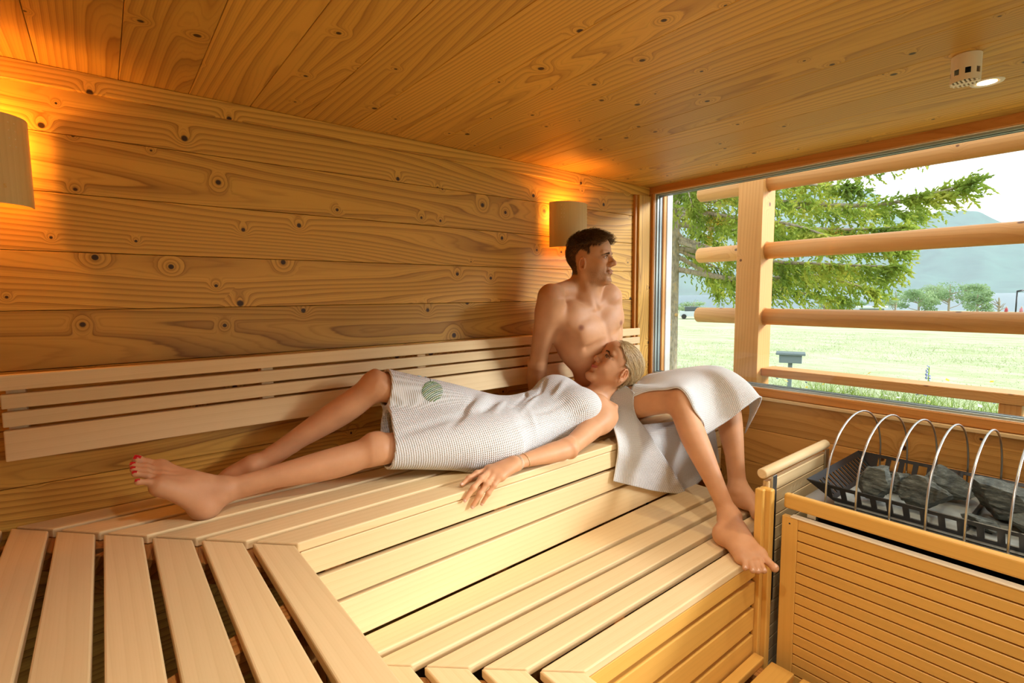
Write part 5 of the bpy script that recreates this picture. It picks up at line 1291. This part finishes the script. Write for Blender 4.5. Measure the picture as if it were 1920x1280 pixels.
eyes(mi, man_root, (1, .15, .05)); eyes(wi_, wom_root, (1, .12, .10))
def hair_mat(name, rough=0.38):
    m, nt, b = new_mat(name); at = N(nt, 'ShaderNodeVertexColor', layer_name='tint'); nt.links.new(at.outputs[0], b.inputs['Base Color'])
    b.inputs['Roughness'].default_value = rough; b.inputs['Specular IOR Level'].default_value = 0.45
    return m
HAIRM = hair_mat('hair_strands')
def strands_obj(name, strands, root, sides=3):
    """strands: list of (points Nx3, radius, colour)"""
    V = []; Fc = []; Cc = []; k = 0; ang = 2*math.pi*np.arange(sides)/sides; ca, sa = np.cos(ang)[None, :, None], np.sin(ang)[None, :, None]; fq = {}
    for pts, r, c in strands:
        pts = np.asarray(pts); m = len(pts); t = np.empty_like(pts); t[1:-1] = pts[2:]-pts[:-2]; t[0] = pts[1]-pts[0]; t[-1] = pts[-1]-pts[-2]
        u = np.stack([t[:, 1]*.8-t[:, 2]*.5, t[:, 2]*.3-t[:, 0]*.8, t[:, 0]*.5-t[:, 1]*.3], 1); v = np.stack([t[:, 1]*u[:, 2]-t[:, 2]*u[:, 1], t[:, 2]*u[:, 0]-t[:, 0]*u[:, 2], t[:, 0]*u[:, 1]-t[:, 1]*u[:, 0]], 1)
        u /= np.sqrt((u*u).sum(1))[:, None]+1e-12; v /= np.sqrt((v*v).sum(1))[:, None]+1e-12
        rr = (r*(1-.75*np.arange(m)/(m-1)))[:, None, None]
        V.append((pts[:, None, :]+(u[:, None, :]*ca+v[:, None, :]*sa)*rr).reshape(-1, 3)); Cc.append(np.repeat(np.asarray(c)[None], m*sides, 0))
        if m not in fq: fq[m] = np.array([[i*sides+q, i*sides+(q+1) % sides, (i+1)*sides+(q+1) % sides, (i+1)*sides+q] for i in range(m-1) for q in range(sides)])
        Fc.append(fq[m]+k); k += m*sides
    o = body_obj(name, np.vstack(V), np.vstack(Fc)[:, ::-1], HAIRM, root); set_tint(o, np.vstack(Cc)); return o
rs = np.random.RandomState(5)
def smoothrand(n, amp):
    a = rs.randn(n, 3); a = (np.cumsum(a, 0)); return a/np.sqrt(n)*amp
# man: short sides, curly top
ql = face_local(mp_, mi); hm = man_scalp(ql) & (np.abs(ql) < V3(.14, .10, .16)).all(1) & (np.abs(ql[:, 1]) < .0765)
hm[:mn0_] = False
idx = np.where(hm)[0]
S_ = []
for i in rs.choice(idx, 6500):
    p = ql[i]; f, l, u = p
    n = unit((p-V3(-.014, 0, .034))/V3(.098, .076, .090)**2)
    top = u > .066 and f > -.085
    if top:
        ln = rs.uniform(.022, .042)*(1.0 if f > .0 else .75); d = unit(n*.75+V3(.55 if f > -.04 else .2, rs.uniform(-.3, .3), .15)); m = 9
        ph = rs.uniform(0, 6.28); cr_ = .0065*rs.uniform(.5, 1.2); e1 = unit(np.cross(d, V3(.1, 1, .2))); e2 = np.cross(d, e1)
        t = np.linspace(0, 1, m)[:, None]
        cu = (e1*np.cos(ph+t*6.5)+e2*np.sin(ph+t*6.5)-(e1*math.cos(ph)+e2*math.sin(ph)))*cr_*np.minimum(t*2, 1)
        pts = p+d*ln*t+cu+V3(.008, 0, -.010)*t*t*(1 if f > .02 else .6)
        r = .0011
    else:
        k_ = np.clip((u+.075)/.14, 0.15, 1); ln = .004+.014*k_*rs.uniform(.6, 1.1)
        d = unit(n*.55+V3(-.25, 0, -.55)+rs.randn(3)*.12); t = np.linspace(0, 1, 4)[:, None]; pts = p+d*ln*t-n*.004*t*t; r = .0008
    c = V3(.075, .038, .016)*rs.uniform(.55, 1.5)+(V3(.05, .028, .010) if top and rs.rand() < .35 else 0)+(V3(.09, .055, .022) if top and f > .03 and rs.rand() < .6 else 0)
    S_.append((mi['H']+(mi['R']@(pts*mi['sc']).T).T, r, c))
hobj = strands_obj('hair', S_, man_root); hobj['label'] = 'short brown hair, curly on top'
def brow(info, root, col, up, thick, n, arch):
    S_ = []; B_ = MAN if root is man_root else WOM; O = []; D = []
    for s in (-1, 1):
        for q in range(n):
            t = rs.rand(); l = s*lerp(.013, .046 if root is man_root else .043, t); u = up+arch*math.sin(math.pi*min(t*1.15, 1))-.004*t+rs.randn()*thick*(1-.6*t)
            f = .0965-.030*t**2+(0 if root is man_root else -.004)
            O.append(info['H']+info['R']@(V3(f, l, u)*info['sc'])); D.append(info['R']@unit(V3(.12, s*.85, .35*(1-t)-.1)))
    O = np.array(O)
    for _ in range(4): O = O-grad(B_, O)*B_.evalp(O, .03)[:, None]
    F0 = info['R'][:, 0]
    for o, d in zip(O, D): S_.append((np.array([o-F0*.0005, o+d*.0035+F0*.0010, o+d*.007+F0*.0004]), .00055, V3(*col)*rs.uniform(.7, 1.3)))
    return strands_obj('eyebrows', S_, root)
brow(mi, man_root, (.10, .055, .025), .0170, .0026, 200, .0005); brow(wi_, wom_root, (.06, .034, .018), .0225, .0014, 260, .0035)
def lashes(info, root, ln, r):
    S_ = []
    for s in (-1, 1):
        for q in range(26):
            t = q/25; a = lerp(-1.15, 1.15, t); l = s*((.0325 if root is man_root else .0345)+.0130*math.sin(a)); u = .0003+.0056*math.cos(a); f = .0890-.0045*abs(math.sin(a))**2
            p = V3(f, l, u); d = unit(V3(.8, s*.25*math.sin(a), .45)); pts = np.array([p, p+d*ln*.5, p+d*ln*.8+V3(0, 0, ln*.35)])
            S_.append((info['H']+(info['R']@(pts*info['sc']).T).T, r, V3(.012, .008, .006)))
    return strands_obj('eyelashes', S_, root)
lashes(wi_, wom_root, .0060, .0005); lashes(mi, man_root, .005, .0004)
# woman: long blonde hair combed back from the hairline
ql = face_local(wp_, wi_); hm = wom_scalp(ql) & (np.abs(ql) < V3(.14, .10, .16)).all(1) & (np.abs(ql[:, 1]) < .0785) & (ql[:, 2] > -.085); hm[:wn0_] = False
idx = np.where(hm)[0]; S_ = []
def nrm_(v): return v/np.linalg.norm(v)
TIE = V3(-.112, .015, -.030)
idx = idx[~((ql[idx][:, 0] > -.004) & (ql[idx][:, 2] < .050) & ~((ql[idx][:, 0] < .020) & (ql[idx][:, 2] > .012)))]; edge_ = idx[(ql[idx][:, 0] > .004)]
for i in list(rs.choice(idx, 6000))+list(rs.choice(edge_, 1700)):
    p = ql[i]; lay = rs.uniform(.002, .012); m = 10; t = np.linspace(0, 1, m)[:, None]
    tie = TIE+V3(0, rs.randn()*.016, rs.randn()*.020)
    if p[1] > .045 and p[2] < .03 and rs.rand() < .35: tie = tie+V3(.02, .02, -.03)
    pts = p*(1-t)+tie*t
    cc = V3(-.014, 0, .034); rad = V3(.098, .076, .090)+lay*np.sqrt(np.minimum(t*4, 1))+.006*np.sin(np.pi*t)
    q = (pts-cc); nrm = np.sqrt(((q/rad)**2).sum(1))[:, None]; low = q[:, 2:3] < -.045
    pts = cc+q/np.maximum(nrm, 1e-3)*np.where(nrm < 1, 1, np.minimum(nrm, 1.02))
    pts = pts+(nrm_(rs.randn(1, 3))*.0012)*np.sin(np.pi*t*rs.uniform(.6, 1.6))
    de_ = pts[:, [0, 2]]-np.array([[-.006, -.018]]); dd_ = np.sqrt((de_**2).sum(1)); push_ = np.maximum(.040-dd_, 0)*(np.abs(pts[:, 1]) > .04)*(dd_ > 0)
    pts[:, 2] += push_*1.15
    side = np.clip((.055-p[2])/.05, 0, 1)*np.clip((p[0]+.01)/.04, 0, 1)
    base = V3(.88, .68, .38)*rs.uniform(.6, 1.1) if rs.rand() < .74 else V3(.42, .27, .12)*rs.uniform(.7, 1.2)
    c = base*(1-side*.80)+V3(.085, .05, .022)*side*.80
    S_.append((wi_['H']+(wi_['R']@(pts*wi_['sc']).T).T, .00056, c))
# keep every strand clear of the scalp
AP = np.vstack([s_[0] for s_ in S_]); LY = np.repeat(rs.uniform(.0015, .0075, len(S_)), 10); HC = wi_['H']+wi_['R']@V3(-.014, 0, .02)*wi_['sc']
for _ in range(3):
    dv_ = WOM.evalp(AP, .03); up_ = AP-HC; up_ /= np.linalg.norm(up_, axis=1)[:, None]; AP = AP+up_*np.maximum(LY-dv_, 0)[:, None]
AQ = AP.reshape(-1, 10, 3)
for _ in range(3): AQ[:, 1:-1] = .25*AQ[:, :-2]+.5*AQ[:, 1:-1]+.25*AQ[:, 2:]
LQ = ((AQ-wi_['H'])@wi_['R'])/wi_['sc']; stp = np.linalg.norm(np.diff(LQ, axis=1), axis=2)
ok_ = (LQ[:, 1:, 0] < LQ[:, :1, 0]+.022).all(1) & (stp.max(1) < .048) & ~((LQ[:, :, 0] > .024) & (LQ[:, :, 2] < .045)).any(1) & ~((LQ[:, :, 0] > -.03) & (LQ[:, :, 2] < -.012)).any(1)
S_ = [(AQ[i], s_[1], s_[2]) for i, s_ in enumerate(S_) if ok_[i]]
# gathered bun behind the head
for q in range(420):
    a0 = rs.uniform(0, 6.28); t = np.linspace(0, 1, 9); R0 = rs.uniform(.010, .026); tilt = rs.uniform(-.8, .8)
    a = a0+t*3.2; pts = np.stack([TIE[0]-.012+.016*np.sin(a)*math.cos(tilt), TIE[1]+R0*np.cos(a), TIE[2]-.004+R0*np.sin(a)*math.cos(tilt)+.012*math.sin(tilt)], 1)
    S_.append((wi_['H']+(wi_['R']@(pts*wi_['sc']).T).T, .001, V3(.74, .55, .28)*rs.uniform(.5, 1.15)))
hobj = strands_obj('hair', S_, wom_root); hobj['label'] = 'long blonde hair combed back from the face'
# nails
REDN = plain('red_nail_varnish', (0.52, 0.012, 0.02), 0.15); NUDE = plain('pale_nail', (0.68, 0.42, 0.30), 0.3)
def nail(name, tip, prev, up, r, mat, root, ln=1.0):
    tip = np.asarray(tip, float); x = unit(tip-np.asarray(prev)); u = unit(np.asarray(up)-x*(x@np.asarray(up))); y = np.cross(u, x)
    V = []; Fc = []; n = 6; m = 5
    for i in range(m+1):
        for j in range(n+1):
            a = lerp(-.95, .95, j/n); f = lerp(-.25, 1.0, i/m)*ln; w_ = .80 if i < m else .62
            hgt = (1.06-(.30*max(f, 0)**2))
            V.append(tip+x*f*r*.95+(y*math.sin(a)*w_+u*math.cos(a)*hgt)*r*1.0)
    for i in range(m):
        for j in range(n): a = i*(n+1)+j; Fc.append((a, a+1, a+n+2, a+n+1))
    return mesh_obj(name, V, Fc, mat, root, True)
for (b_, m_, t, r) in wi_['fL']: nail('toenail', t, m_, V3(-.25, -.35, .9), r*1.06, REDN, WOMB)['label'] = 'red varnished toenail'
for (b_, m_, t, r) in mi['footR']: nail('toenail', t, m_, V3(0, -.15, 1), r*1.02, NUDE, MANB, .7)
for g_ in wi_['FG'][:4]:
    d_ = unit(g_[3]-g_[2]); nail('fingernail', g_[3], g_[2], V3(-.1, -.75, .65) if g_ is not wi_['FG'][0] else V3(0, -.35, 1), .0086, NUDE, WOMB, .9)
# bracelets on her wrist
def bangle(t, r, wv, mat, name, beads=False):
    A, B_ = wi_['EL'], wi_['WR']; ax = unit(B_-A); c = A+(B_-A)*t; e1 = unit(np.cross(ax, V3(0, 0, 1))); e2 = np.cross(ax, e1)
    pts = []
    for k in range(37):
        a = 2*math.pi*k/36; d = e1*math.cos(a)+e2*math.sin(a); s_ = 0.022
        for _ in range(4): s_ -= WOM.evalp((c+d*s_)[None], .04)[0]*.95
        pts.append(c+d*(s_+r*.7)+ax*wv*math.sin(a))
    o = tube(name, pts, r, mat, wom_root, 8)
    if beads:
        for k in range(0, 36, 3):
            bm = bmesh.new(); bmesh.ops.create_icosphere(bm, subdivisions=1, radius=r*1.8); bm_obj('bead', bm, mat, o, True, Matrix.Translation(pts[k]))
    return o
PEARL = plain('cream_cord', (0.72, 0.62, 0.48), 0.4); GOLD = plain('pale_gold', (0.75, 0.58, 0.32), 0.3, 0.8)
bangle(.965, .0013, .002, PEARL, 'bracelet'); bangle(.93, .0013, .002, PEARL, 'bracelet'); bangle(.82, .0011, -.003, GOLD, 'bracelet', True)
# ------------------------------------------------------------------ waffle towels
def towel_mat(name):
    m, nt, b = new_mat(name); L = nt.links.new
    uv = N(nt, 'ShaderNodeUVMap', uv_map='weave'); sp = N(nt, 'ShaderNodeSeparateXYZ'); L(uv.outputs[0], sp.inputs[0])
    def wave(sock):
        a = N(nt, 'ShaderNodeMath', operation='MULTIPLY'); L(sock, a.inputs[0]); a.inputs[1].default_value = math.pi/0.0078
        c = N(nt, 'ShaderNodeMath', operation='COSINE'); L(a.outputs[0], c.inputs[0]); q = N(nt, 'ShaderNodeMath', operation='POWER'); L(c.outputs[0], q.inputs[0]); q.inputs[1].default_value = 2
        return q
    wu, wv = wave(sp.outputs[0]), wave(sp.outputs[1])
    v2 = N(nt, 'ShaderNodeMath', operation='MULTIPLY'); L(wv.outputs[0], v2.inputs[0]); v2.inputs[1].default_value = 0.75
    h = N(nt, 'ShaderNodeMath', operation='SMOOTH_MAX'); L(wu.outputs[0], h.inputs[0]); L(v2.outputs[0], h.inputs[1]); h.inputs[2].default_value = 0.3
    tc = N(nt, 'ShaderNodeTexCoord'); n = N(nt, 'ShaderNodeTexNoise', i_Scale=900.0, i_Detail=2.0); L(tc.outputs['Object'], n.inputs['Vector'])
    hh = N(nt, 'ShaderNodeMath', operation='MULTIPLY_ADD'); L(n.outputs[0], hh.inputs[0]); hh.inputs[1].default_value = 0.12; L(h.outputs[0], hh.inputs[2])
    bp = N(nt, 'ShaderNodeBump', i_Strength=1.0, i_Distance=0.0032); L(hh.outputs[0], bp.inputs['Height']); L(bp.outputs[0], b.inputs['Normal'])
    r = ramp(nt, [(0.05, (0.62, 0.60, 0.55)), (0.45, (0.84, 0.85, 0.85)), (0.9, (0.90, 0.91, 0.92))], h.outputs[0]); L(r.outputs[0], b.inputs['Base Color'])  # weave pits coloured darker to stand in for their shade
    b.inputs['Roughness'].default_value = 0.9; b.inputs['Specular IOR Level'].default_value = 0.15; b.inputs['Sheen Weight'].default_value = 0.15
    tl = N(nt, 'ShaderNodeBsdfTranslucent'); tl.inputs[0].default_value = (0.85, 0.80, 0.72, 1); ms = N(nt, 'ShaderNodeMixShader'); ms.inputs[0].default_value = 0.12
    L(b.outputs[0], ms.inputs[1]); L(tl.outputs[0], ms.inputs[2]); L(ms.outputs[0], nt.nodes['Material Output'].inputs[0])
    return m
TOWEL = towel_mat('white_waffle_cloth')
def set_uv(o, uv):
    me = o.data; l = me.uv_layers.new(name='weave'); vi = np.zeros(len(me.loops), np.int32); me.loops.foreach_get('vertex_index', vi); l.data.foreach_set('uv', np.asarray(uv, np.float32)[vi].ravel())
# ---- her towel: one wrapped shell following body and thighs, with folds
WT = Body()
wa = wi_; I = .013
PVw, NKw, frw, axw, law = wa['PV'], wa['NK'], wa['fr'], wa['ax'], wa['la']
Tw = wa['T']
WT.loft(PVw, NKw, frw, [(-.25,.13,.075,.095), (-.10,.168,.094,.110), (.06,.180,.100,.118), (.22,.166,.094,.104), (.38,.150,.090,.096), (.55,.150,.096,.098), (.70,.160,.102,.104), (.84,.156,.082,.096), (.95,.13,.07,.09)], .04, 2.3)
R3w = np.stack([law, frw, axw], 1)
for s in (-1, 1): WT.ell(Tw(s*.080, .062, .70), (.080, .056, .082), R3w, .06)
nHL, nKL, nHR, nKR = wa['HL'], wa['KL'], wa['HR'], wa['KR']
for Hp, K, ff in ((nHL, nKL, V3(0, -.25, 1)), (nHR, nKR, V3(-.3, -.15, 1))):
    WT.loft(Hp, K, ff, [(-.10,.098,.09,.105), (.08,.110,.102,.112), (.3,.106,.100,.104), (.55,.093,.090,.088), (.8,.079,.077,.074), (1.05,.068,.066,.064)], .06)
for t0, t1, r0, r1 in ((.05, .5, .085, .066), (.5, 1.10, .066, .056)):
    WT.cone(lerp(lerp(nHL, nKL, t0), lerp(nHR, nKR, t0), .42)+V3(0, 0, -.012), lerp(lerp(nHL, nKL, t1), lerp(nHR, nKR, t1), .46)+V3(0, 0, -.020), r0, r1, .05)
hem_n = unit(lerp(nHL-nKL, nHR-nKR, .5)); hem_p = lerp(nHL, nKL, .905)
hem_q = lerp(nHR, nKR, .93)
hv = hem_q-hem_p; hem_n = unit(hem_n-hv*(hem_n@hv)/(hv@hv))
top_p = Tw(0, 0, .855); top_n = unit(axw+law*.10+frw*.10)
WT_base = list(WT.p)
SF_ = lambda px, py: surf(WT, px, py)
FOLDS = []
def fold(pxs, amp, wd):
    pts = [SF_(*q) for q in pxs]
    FOLDS.append((np.array([p for p in pts if p is not None]), amp, wd))
fold([(868, 778), (890, 762), (912, 742), (930, 722)], -.020, .020)   # ridge running up from the crotch
fold([(845, 800), (872, 772), (890, 748), (905, 728)], .016, .014)    # groove beside it
fold([(742, 818), (790, 800), (840, 785), (875, 776)], .012, .015)    # valley between the thighs
fold([(905, 772), (930, 752), (950, 735)], .013, .012)
fold([(925, 775), (945, 752), (962, 730)], -.009, .011)
fold([(960, 765), (985, 742), (1003, 720)], .009, .010)
fold([(975, 775), (1000, 748), (1018, 722)], -.010, .011)
fold([(990, 752), (1012, 735), (1022, 712)], .012, .010)
fold([(1000, 775), (1030, 768), (1060, 752)], .009, .012)
fold([(960, 800), (1000, 790), (1045, 790)], .005, .012)
fold([(1005, 820), (1000, 790), (990, 765)], -.006, .012)
fold([(985, 840), (975, 800), (960, 770)], .004, .010)
fold([(1035, 745), (1050, 728), (1060, 712)], -.010, .013)
fold([(800, 715), (830, 722), (850, 712)], .006, .014)
fold([(1050, 795), (1075, 775), (1100, 758)], .005, .010)
def fold_d(Pt):
    d = np.zeros(len(Pt))
    for pts, amp, wd in FOLDS:
        m = np.full(len(Pt), 1e9)
        lo_, hi_ = pts.min(0)-3*wd, pts.max(0)+3*wd; sel = ((Pt > lo_) & (Pt < hi_)).all(1)
        if not sel.any(): continue
        Q = Pt[sel]; mm = np.full(len(Q), 1e9); tt_ = np.zeros(len(Q)); n_ = len(pts)-1
        for i in range(n_):
            a, b_ = pts[i], pts[i+1]; ba = b_-a; h = np.clip(((Q-a)@ba)/(ba@ba+1e-12), 0, 1); q = Q-a-h[:, None]*ba; dd = (q*q).sum(1); bt = dd < mm; mm = np.where(bt, dd, mm); tt_ = np.where(bt, (i+h)/n_, tt_)
        d[sel] += amp*np.exp(-mm/wd**2)*np.sin(np.pi*np.clip(tt_*.84+.08, 0, 1))
    return d
WT.add(fold_d, (-9, -9, -9), (9, 9, 9), .01, 'd')
def wt_clip(Pt, d):
    d = np.maximum(d, .9725-Pt[:, 2]); d = np.maximum(d, Pt[:, 1]-1.918)
    sh = np.maximum(d, -(d+.0105))
    return np.maximum(np.maximum(sh, -((Pt-hem_p)@hem_n)), (Pt-top_p)@top_n)
tp_, tq_ = WT.mesh(0.0040, wt_clip)
tow_w = body_obj('towel', tp_, tq_, TOWEL)
# origin at the towel itself
rel = tp_-PVw; uu = rel@axw; ang = np.arctan2(rel@law, rel@frw)
lo_t = np.clip(-uu/.35, 0, 1)
set_uv(tow_w, np.stack([uu, ang*.165], 1))
tag(tow_w, 'white waffle towel with a green ball emblem wrapped round the woman', 'towel')
# embroidered emblem: a striped green ball hanging on a dark thread from a blue wavy line
GREENS = [plain('green_thread', c, 0.7) for c in ((.045, .16, .03), (.10, .26, .07), (.22, .32, .07))]; DARKT = plain('dark_thread', (.03, .05, .03), 0.7); BLUET = plain('blue_thread', (.25, .48, .60), 0.7)
class _T: pass
WTs = _T(); 
def wts_eval(Pt, pad=.1): return np.maximum(WT.evalp(Pt, pad), .9725-Pt[:, 2])
WTs.evalp = wts_eval
def on_towel(px, py): return surf(WTs, px, py, .0006)
thread_ = tube('emblem', [p for p in (on_towel(*q) for q in ((806, 709), (807.5, 712), (807, 715), (811, 717), (814, 719))) if p is not None], .0010, DARKT, tow_w, 6); thread_['label'] = 'embroidered green ball hanging on a dark thread'
cx_, cy_, rr_ = 810.5, 733.5, 19.5
k_ = 0
for i in range(12):
    o_ = lerp(-.93, .93, i/11); hw = math.sqrt(max(0, 1-o_*o_)); pts = []
    for j in range(12):
        a = lerp(-hw, hw, j/11); bow = -.16*(1-(a/max(hw, .01))**2)*hw
        ca, sa = math.cos(-.52), math.sin(-.52); x, y = a, o_+bow
        pts.append(on_towel(cx_+rr_*(x*ca-y*sa), cy_+rr_*(x*sa+y*ca)*.98))
    pts = [p for p in pts if p is not None]
    if len(pts) > 2:
        e_ = tube('embroidered_stripe', pts, .0017 if i % 3 else .0014, GREENS[(i*2) % 3], thread_, 6); k_ += 1
tube('embroidered_wave', [p for p in (on_towel(*q) for q in ((783, 704), (788, 705), (793, 704.5), (798, 706.5), (803, 706), (808, 706.5), (812, 706))) if p is not None], .0016, BLUET, thread_, 6)
# ---- his towel: control nets, smoothed, pushed clear of the legs
def net(name, rows, n, m, push=.006, thick=.005, parent=None, wav=None):
    G = np.array(rows, float)                     # a x b x 3
    def cr(G, n):
        a = len(G); out = []
        for i in range(n+1):
            t = i/n*(a-1); k = min(int(t), a-2); f = t-k; p0 = G[k-1] if k > 0 else 2*G[k]-G[k+1]; p3 = G[k+2] if k+2 < a else 2*G[k+1]-G[k]
            p1, p2 = G[k], G[k+1]; out.append(.5*(2*p1+(p2-p0)*f+(2*p0-5*p1+4*p2-p3)*f*f+(3*p1-p0-3*p2+p3)*f**3))
        return np.array(out)
    S = cr(G, n); S = np.swapaxes(cr(np.swapaxes(S, 0, 1), m), 0, 1)
    Pn = S.reshape(-1, 3).copy()
    for it in range(16):
        d = MAN.evalp(Pn, .05); bad = d < push
        if bad.any():
            g_ = grad(MAN, Pn[bad]); Pn[bad] += g_*(push-d[bad])[:, None]
        fy = np.array([yf(x) for x in Pn[:, 0]]); qy = fy-Pn[:, 1]; qz = Pn[:, 2]-ZU; ds = np.sqrt(np.maximum(qy, 0)**2+np.maximum(qz, 0)**2)+np.minimum(np.maximum(qy, qz), 0); bad = ds < .008
        out_ = (qy > 0) & (qz > 0); gy = np.where(out_, qy/np.maximum(ds, 1e-6), np.where(qy > qz, 1., 0.)); gz = np.where(out_, qz/np.maximum(ds, 1e-6), np.where(qy > qz, 0., 1.))
        Pn[bad, 1] -= (gy*(.008-ds))[bad]; Pn[bad, 2] += (gz*(.008-ds))[bad]
        if it < 9:
            Q = Pn.reshape(n+1, m+1, 3); Z = Q.copy(); Z[1:-1, 1:-1] = .4*Q[1:-1, 1:-1]+.15*(Q[:-2, 1:-1]+Q[2:, 1:-1]+Q[1:-1, :-2]+Q[1:-1, 2:]); Pn = Z.reshape(-1, 3)
    Q = Pn.reshape(n+1, m+1, 3)
    du = np.vstack([np.zeros((1, m+1)), np.cumsum(np.linalg.norm(np.diff(Q, axis=0), axis=2), 0)]); dv = np.hstack([np.zeros((n+1, 1)), np.cumsum(np.linalg.norm(np.diff(Q, axis=1), axis=2), 1)])
    nr = np.cross(np.gradient(Q, axis=0).reshape(-1, 3), np.gradient(Q, axis=1).reshape(-1, 3)); nr /= np.maximum(np.linalg.norm(nr, axis=1), 1e-9)[:, None]
    N0 = len(Pn); V = np.vstack([Pn+nr*thick/2, Pn-nr*thick/2]); Fc = []
    id_ = lambda i, j: i*(m+1)+j
    for i in range(n):
        for j in range(m):
            q = (id_(i, j), id_(i+1, j), id_(i+1, j+1), id_(i, j+1)); Fc.append(q); Fc.append(tuple(N0+x for x in q[::-1]))
    bd = [id_(i, 0) for i in range(n+1)]+[id_(n, j) for j in range(1, m+1)]+[id_(i, m) for i in range(n-1, -1, -1)]+[id_(0, j) for j in range(m-1, 0, -1)]
    for a, b_ in zip(bd, bd[1:]+bd[:1]): Fc.append((b_, a, N0+a, N0+b_))
    du = np.repeat(du.mean(1)[:, None], m+1, 1); dv = np.repeat(dv.mean(0)[None], n+1, 0)
    uvs = np.stack([np.concatenate([du.ravel()]*2), np.concatenate([dv.ravel()]*2)], 1)
    return V, Fc, uvs
def pq(px, py, y): return pa(px, py, y=y)
def onm(px, py, off=.006):
    p = surf(MAN, px, py, off); return p
# drape over both thighs
ysr = (1.60, 1.49, 1.39, 1.29, 1.21, 1.17)
colA = [
 [onm(1186, 744), onm(1216, 733), onm(1250, 730), onm(1275, 729), onm(1300, 766), pq(1318, 818, 1.19)],
 [pq(1194, 722, 1.58), pq(1228, 714, 1.47), pq(1266, 709, 1.38), pq(1300, 720, 1.29), pq(1326, 762, 1.22), pq(1342, 803, 1.17)],
 [pq(1203, 709, 1.58), pq(1246, 702, 1.48), pq(1292, 699, 1.38), pq(1328, 711, 1.28), pq(1353, 746, 1.20), pq(1368, 786, 1.14)],
 [pq(1212, 704, 1.58), pq(1262, 695, 1.48), pq(1316, 690, 1.37), pq(1352, 697, 1.25), pq(1380, 725, 1.16), pq(1396, 764, 1.10)],
 [pq(1216, 703, 1.66), pq(1272, 693, 1.55), pq(1336, 686, 1.42), pq(1372, 696, 1.27), pq(1404, 718, 1.16), pq(1428, 746, 1.08)],
 [pq(1222, 720, 1.72), pq(1282, 712, 1.62), pq(1346, 712, 1.47), pq(1384, 728, 1.31), pq(1406, 765, 1.22), pq(1397, 812, 1.20)],
]
mt_root = empty('towel', (2.0, 1.5, ZU), 'white waffle towel draped over the man\'s thighs, its flap hanging down the bench front', 'towel')
V, Fc, uvs = net('drape', colA, 50, 60)
o = mesh_obj('drape', V, Fc, TOWEL, mt_root, True); set_uv(o, uvs)
# flap falling from the near thigh in front of the bench
yb_ = lambda x: yf(x)-.010
def fr_(px, py, off=0.0):
    p = pa(px, py, y=1.40); p = pa(px, py, y=yb_(p[0])-off); return p
colB = [
 [onm(1132, 728, .010), pq(1138, 765, 1.58), pq(1152, 806, 1.44), fr_(1159, 838, .012), fr_(1155, 872, .006), fr_(1150, 902, .008)],
 [onm(1152, 722, .012), onm(1158, 766, .010), pq(1172, 812, 1.425), fr_(1180, 848, .020), fr_(1182, 882, .014), fr_(1184, 910, .014)],
 [onm(1174, 724, .012), onm(1176, 770, .010), pq(1192, 812, 1.42), fr_(1207, 852, .020), fr_(1220, 890, .012), fr_(1232, 921, .012)],
 [onm(1189, 736, .010), onm(1191, 774, .008), pq(1212, 806, 1.415), fr_(1233, 838, .034), fr_(1258, 876, .028), fr_(1288, 927, .022)],
]
V, Fc, uvs = net('flap', colB, 30, 70)
o = mesh_obj('flap', V, Fc, TOWEL, mt_root, True); set_uv(o, uvs)
# inner part hanging between the legs
colC = [
 [fr_(1205, 796, -.03), fr_(1214, 830, .004), fr_(1240, 880, .004), fr_(1284, 924, .006)],
 [fr_(1245, 792, -.03), fr_(1256, 826, .008), fr_(1276, 872, .008), fr_(1302, 912, .010)],
 [fr_(1290, 788, -.03), fr_(1300, 818, .004), fr_(1314, 856, .004), fr_(1328, 886, .006)],
 [fr_(1335, 780, -.03), fr_(1340, 806, .006), fr_(1345, 840, .008), fr_(1349, 866, .010)],
]
V, Fc, uvs = net('inner_flap', colC, 34, 60)
o = mesh_obj('inner_flap', V, Fc, TOWEL, mt_root, True); set_uv(o, uvs)
# part wrapped round his waist and lying under him
WB = Body(); WB.p = []
T_ = mi['T']
WB.loft(mi['T'](0, 0, 0), mi['T'](0, 0, 1), mi['fr'], [(-.20,.150,.10,.125), (-.06,.180,.115,.135), (.06,.190,.122,.136), (.13,.188,.120,.130), (.22,.178,.116,.116)], .03, 2.3)
def wb_clip(Pt, d):
    d = np.maximum(d, .972-Pt[:, 2]); d = np.maximum(d, -(d+.006))
    ax_ = unit(mi['T'](0, 0, 1)-mi['T'](0, 0, 0)); h = (Pt-mi['T'](0, 0, .185))@ax_
    return np.maximum(d, h)
bp_, bq_ = WB.mesh(0.006, wb_clip); o = body_obj('waist_wrap', bp_, bq_, TOWEL, mt_root); rel = bp_-mi['T'](0, 0, 0); set_uv(o, np.stack([rel[:, 2], np.arctan2(rel@mi['la'], rel@mi['fr'])*.16], 1))
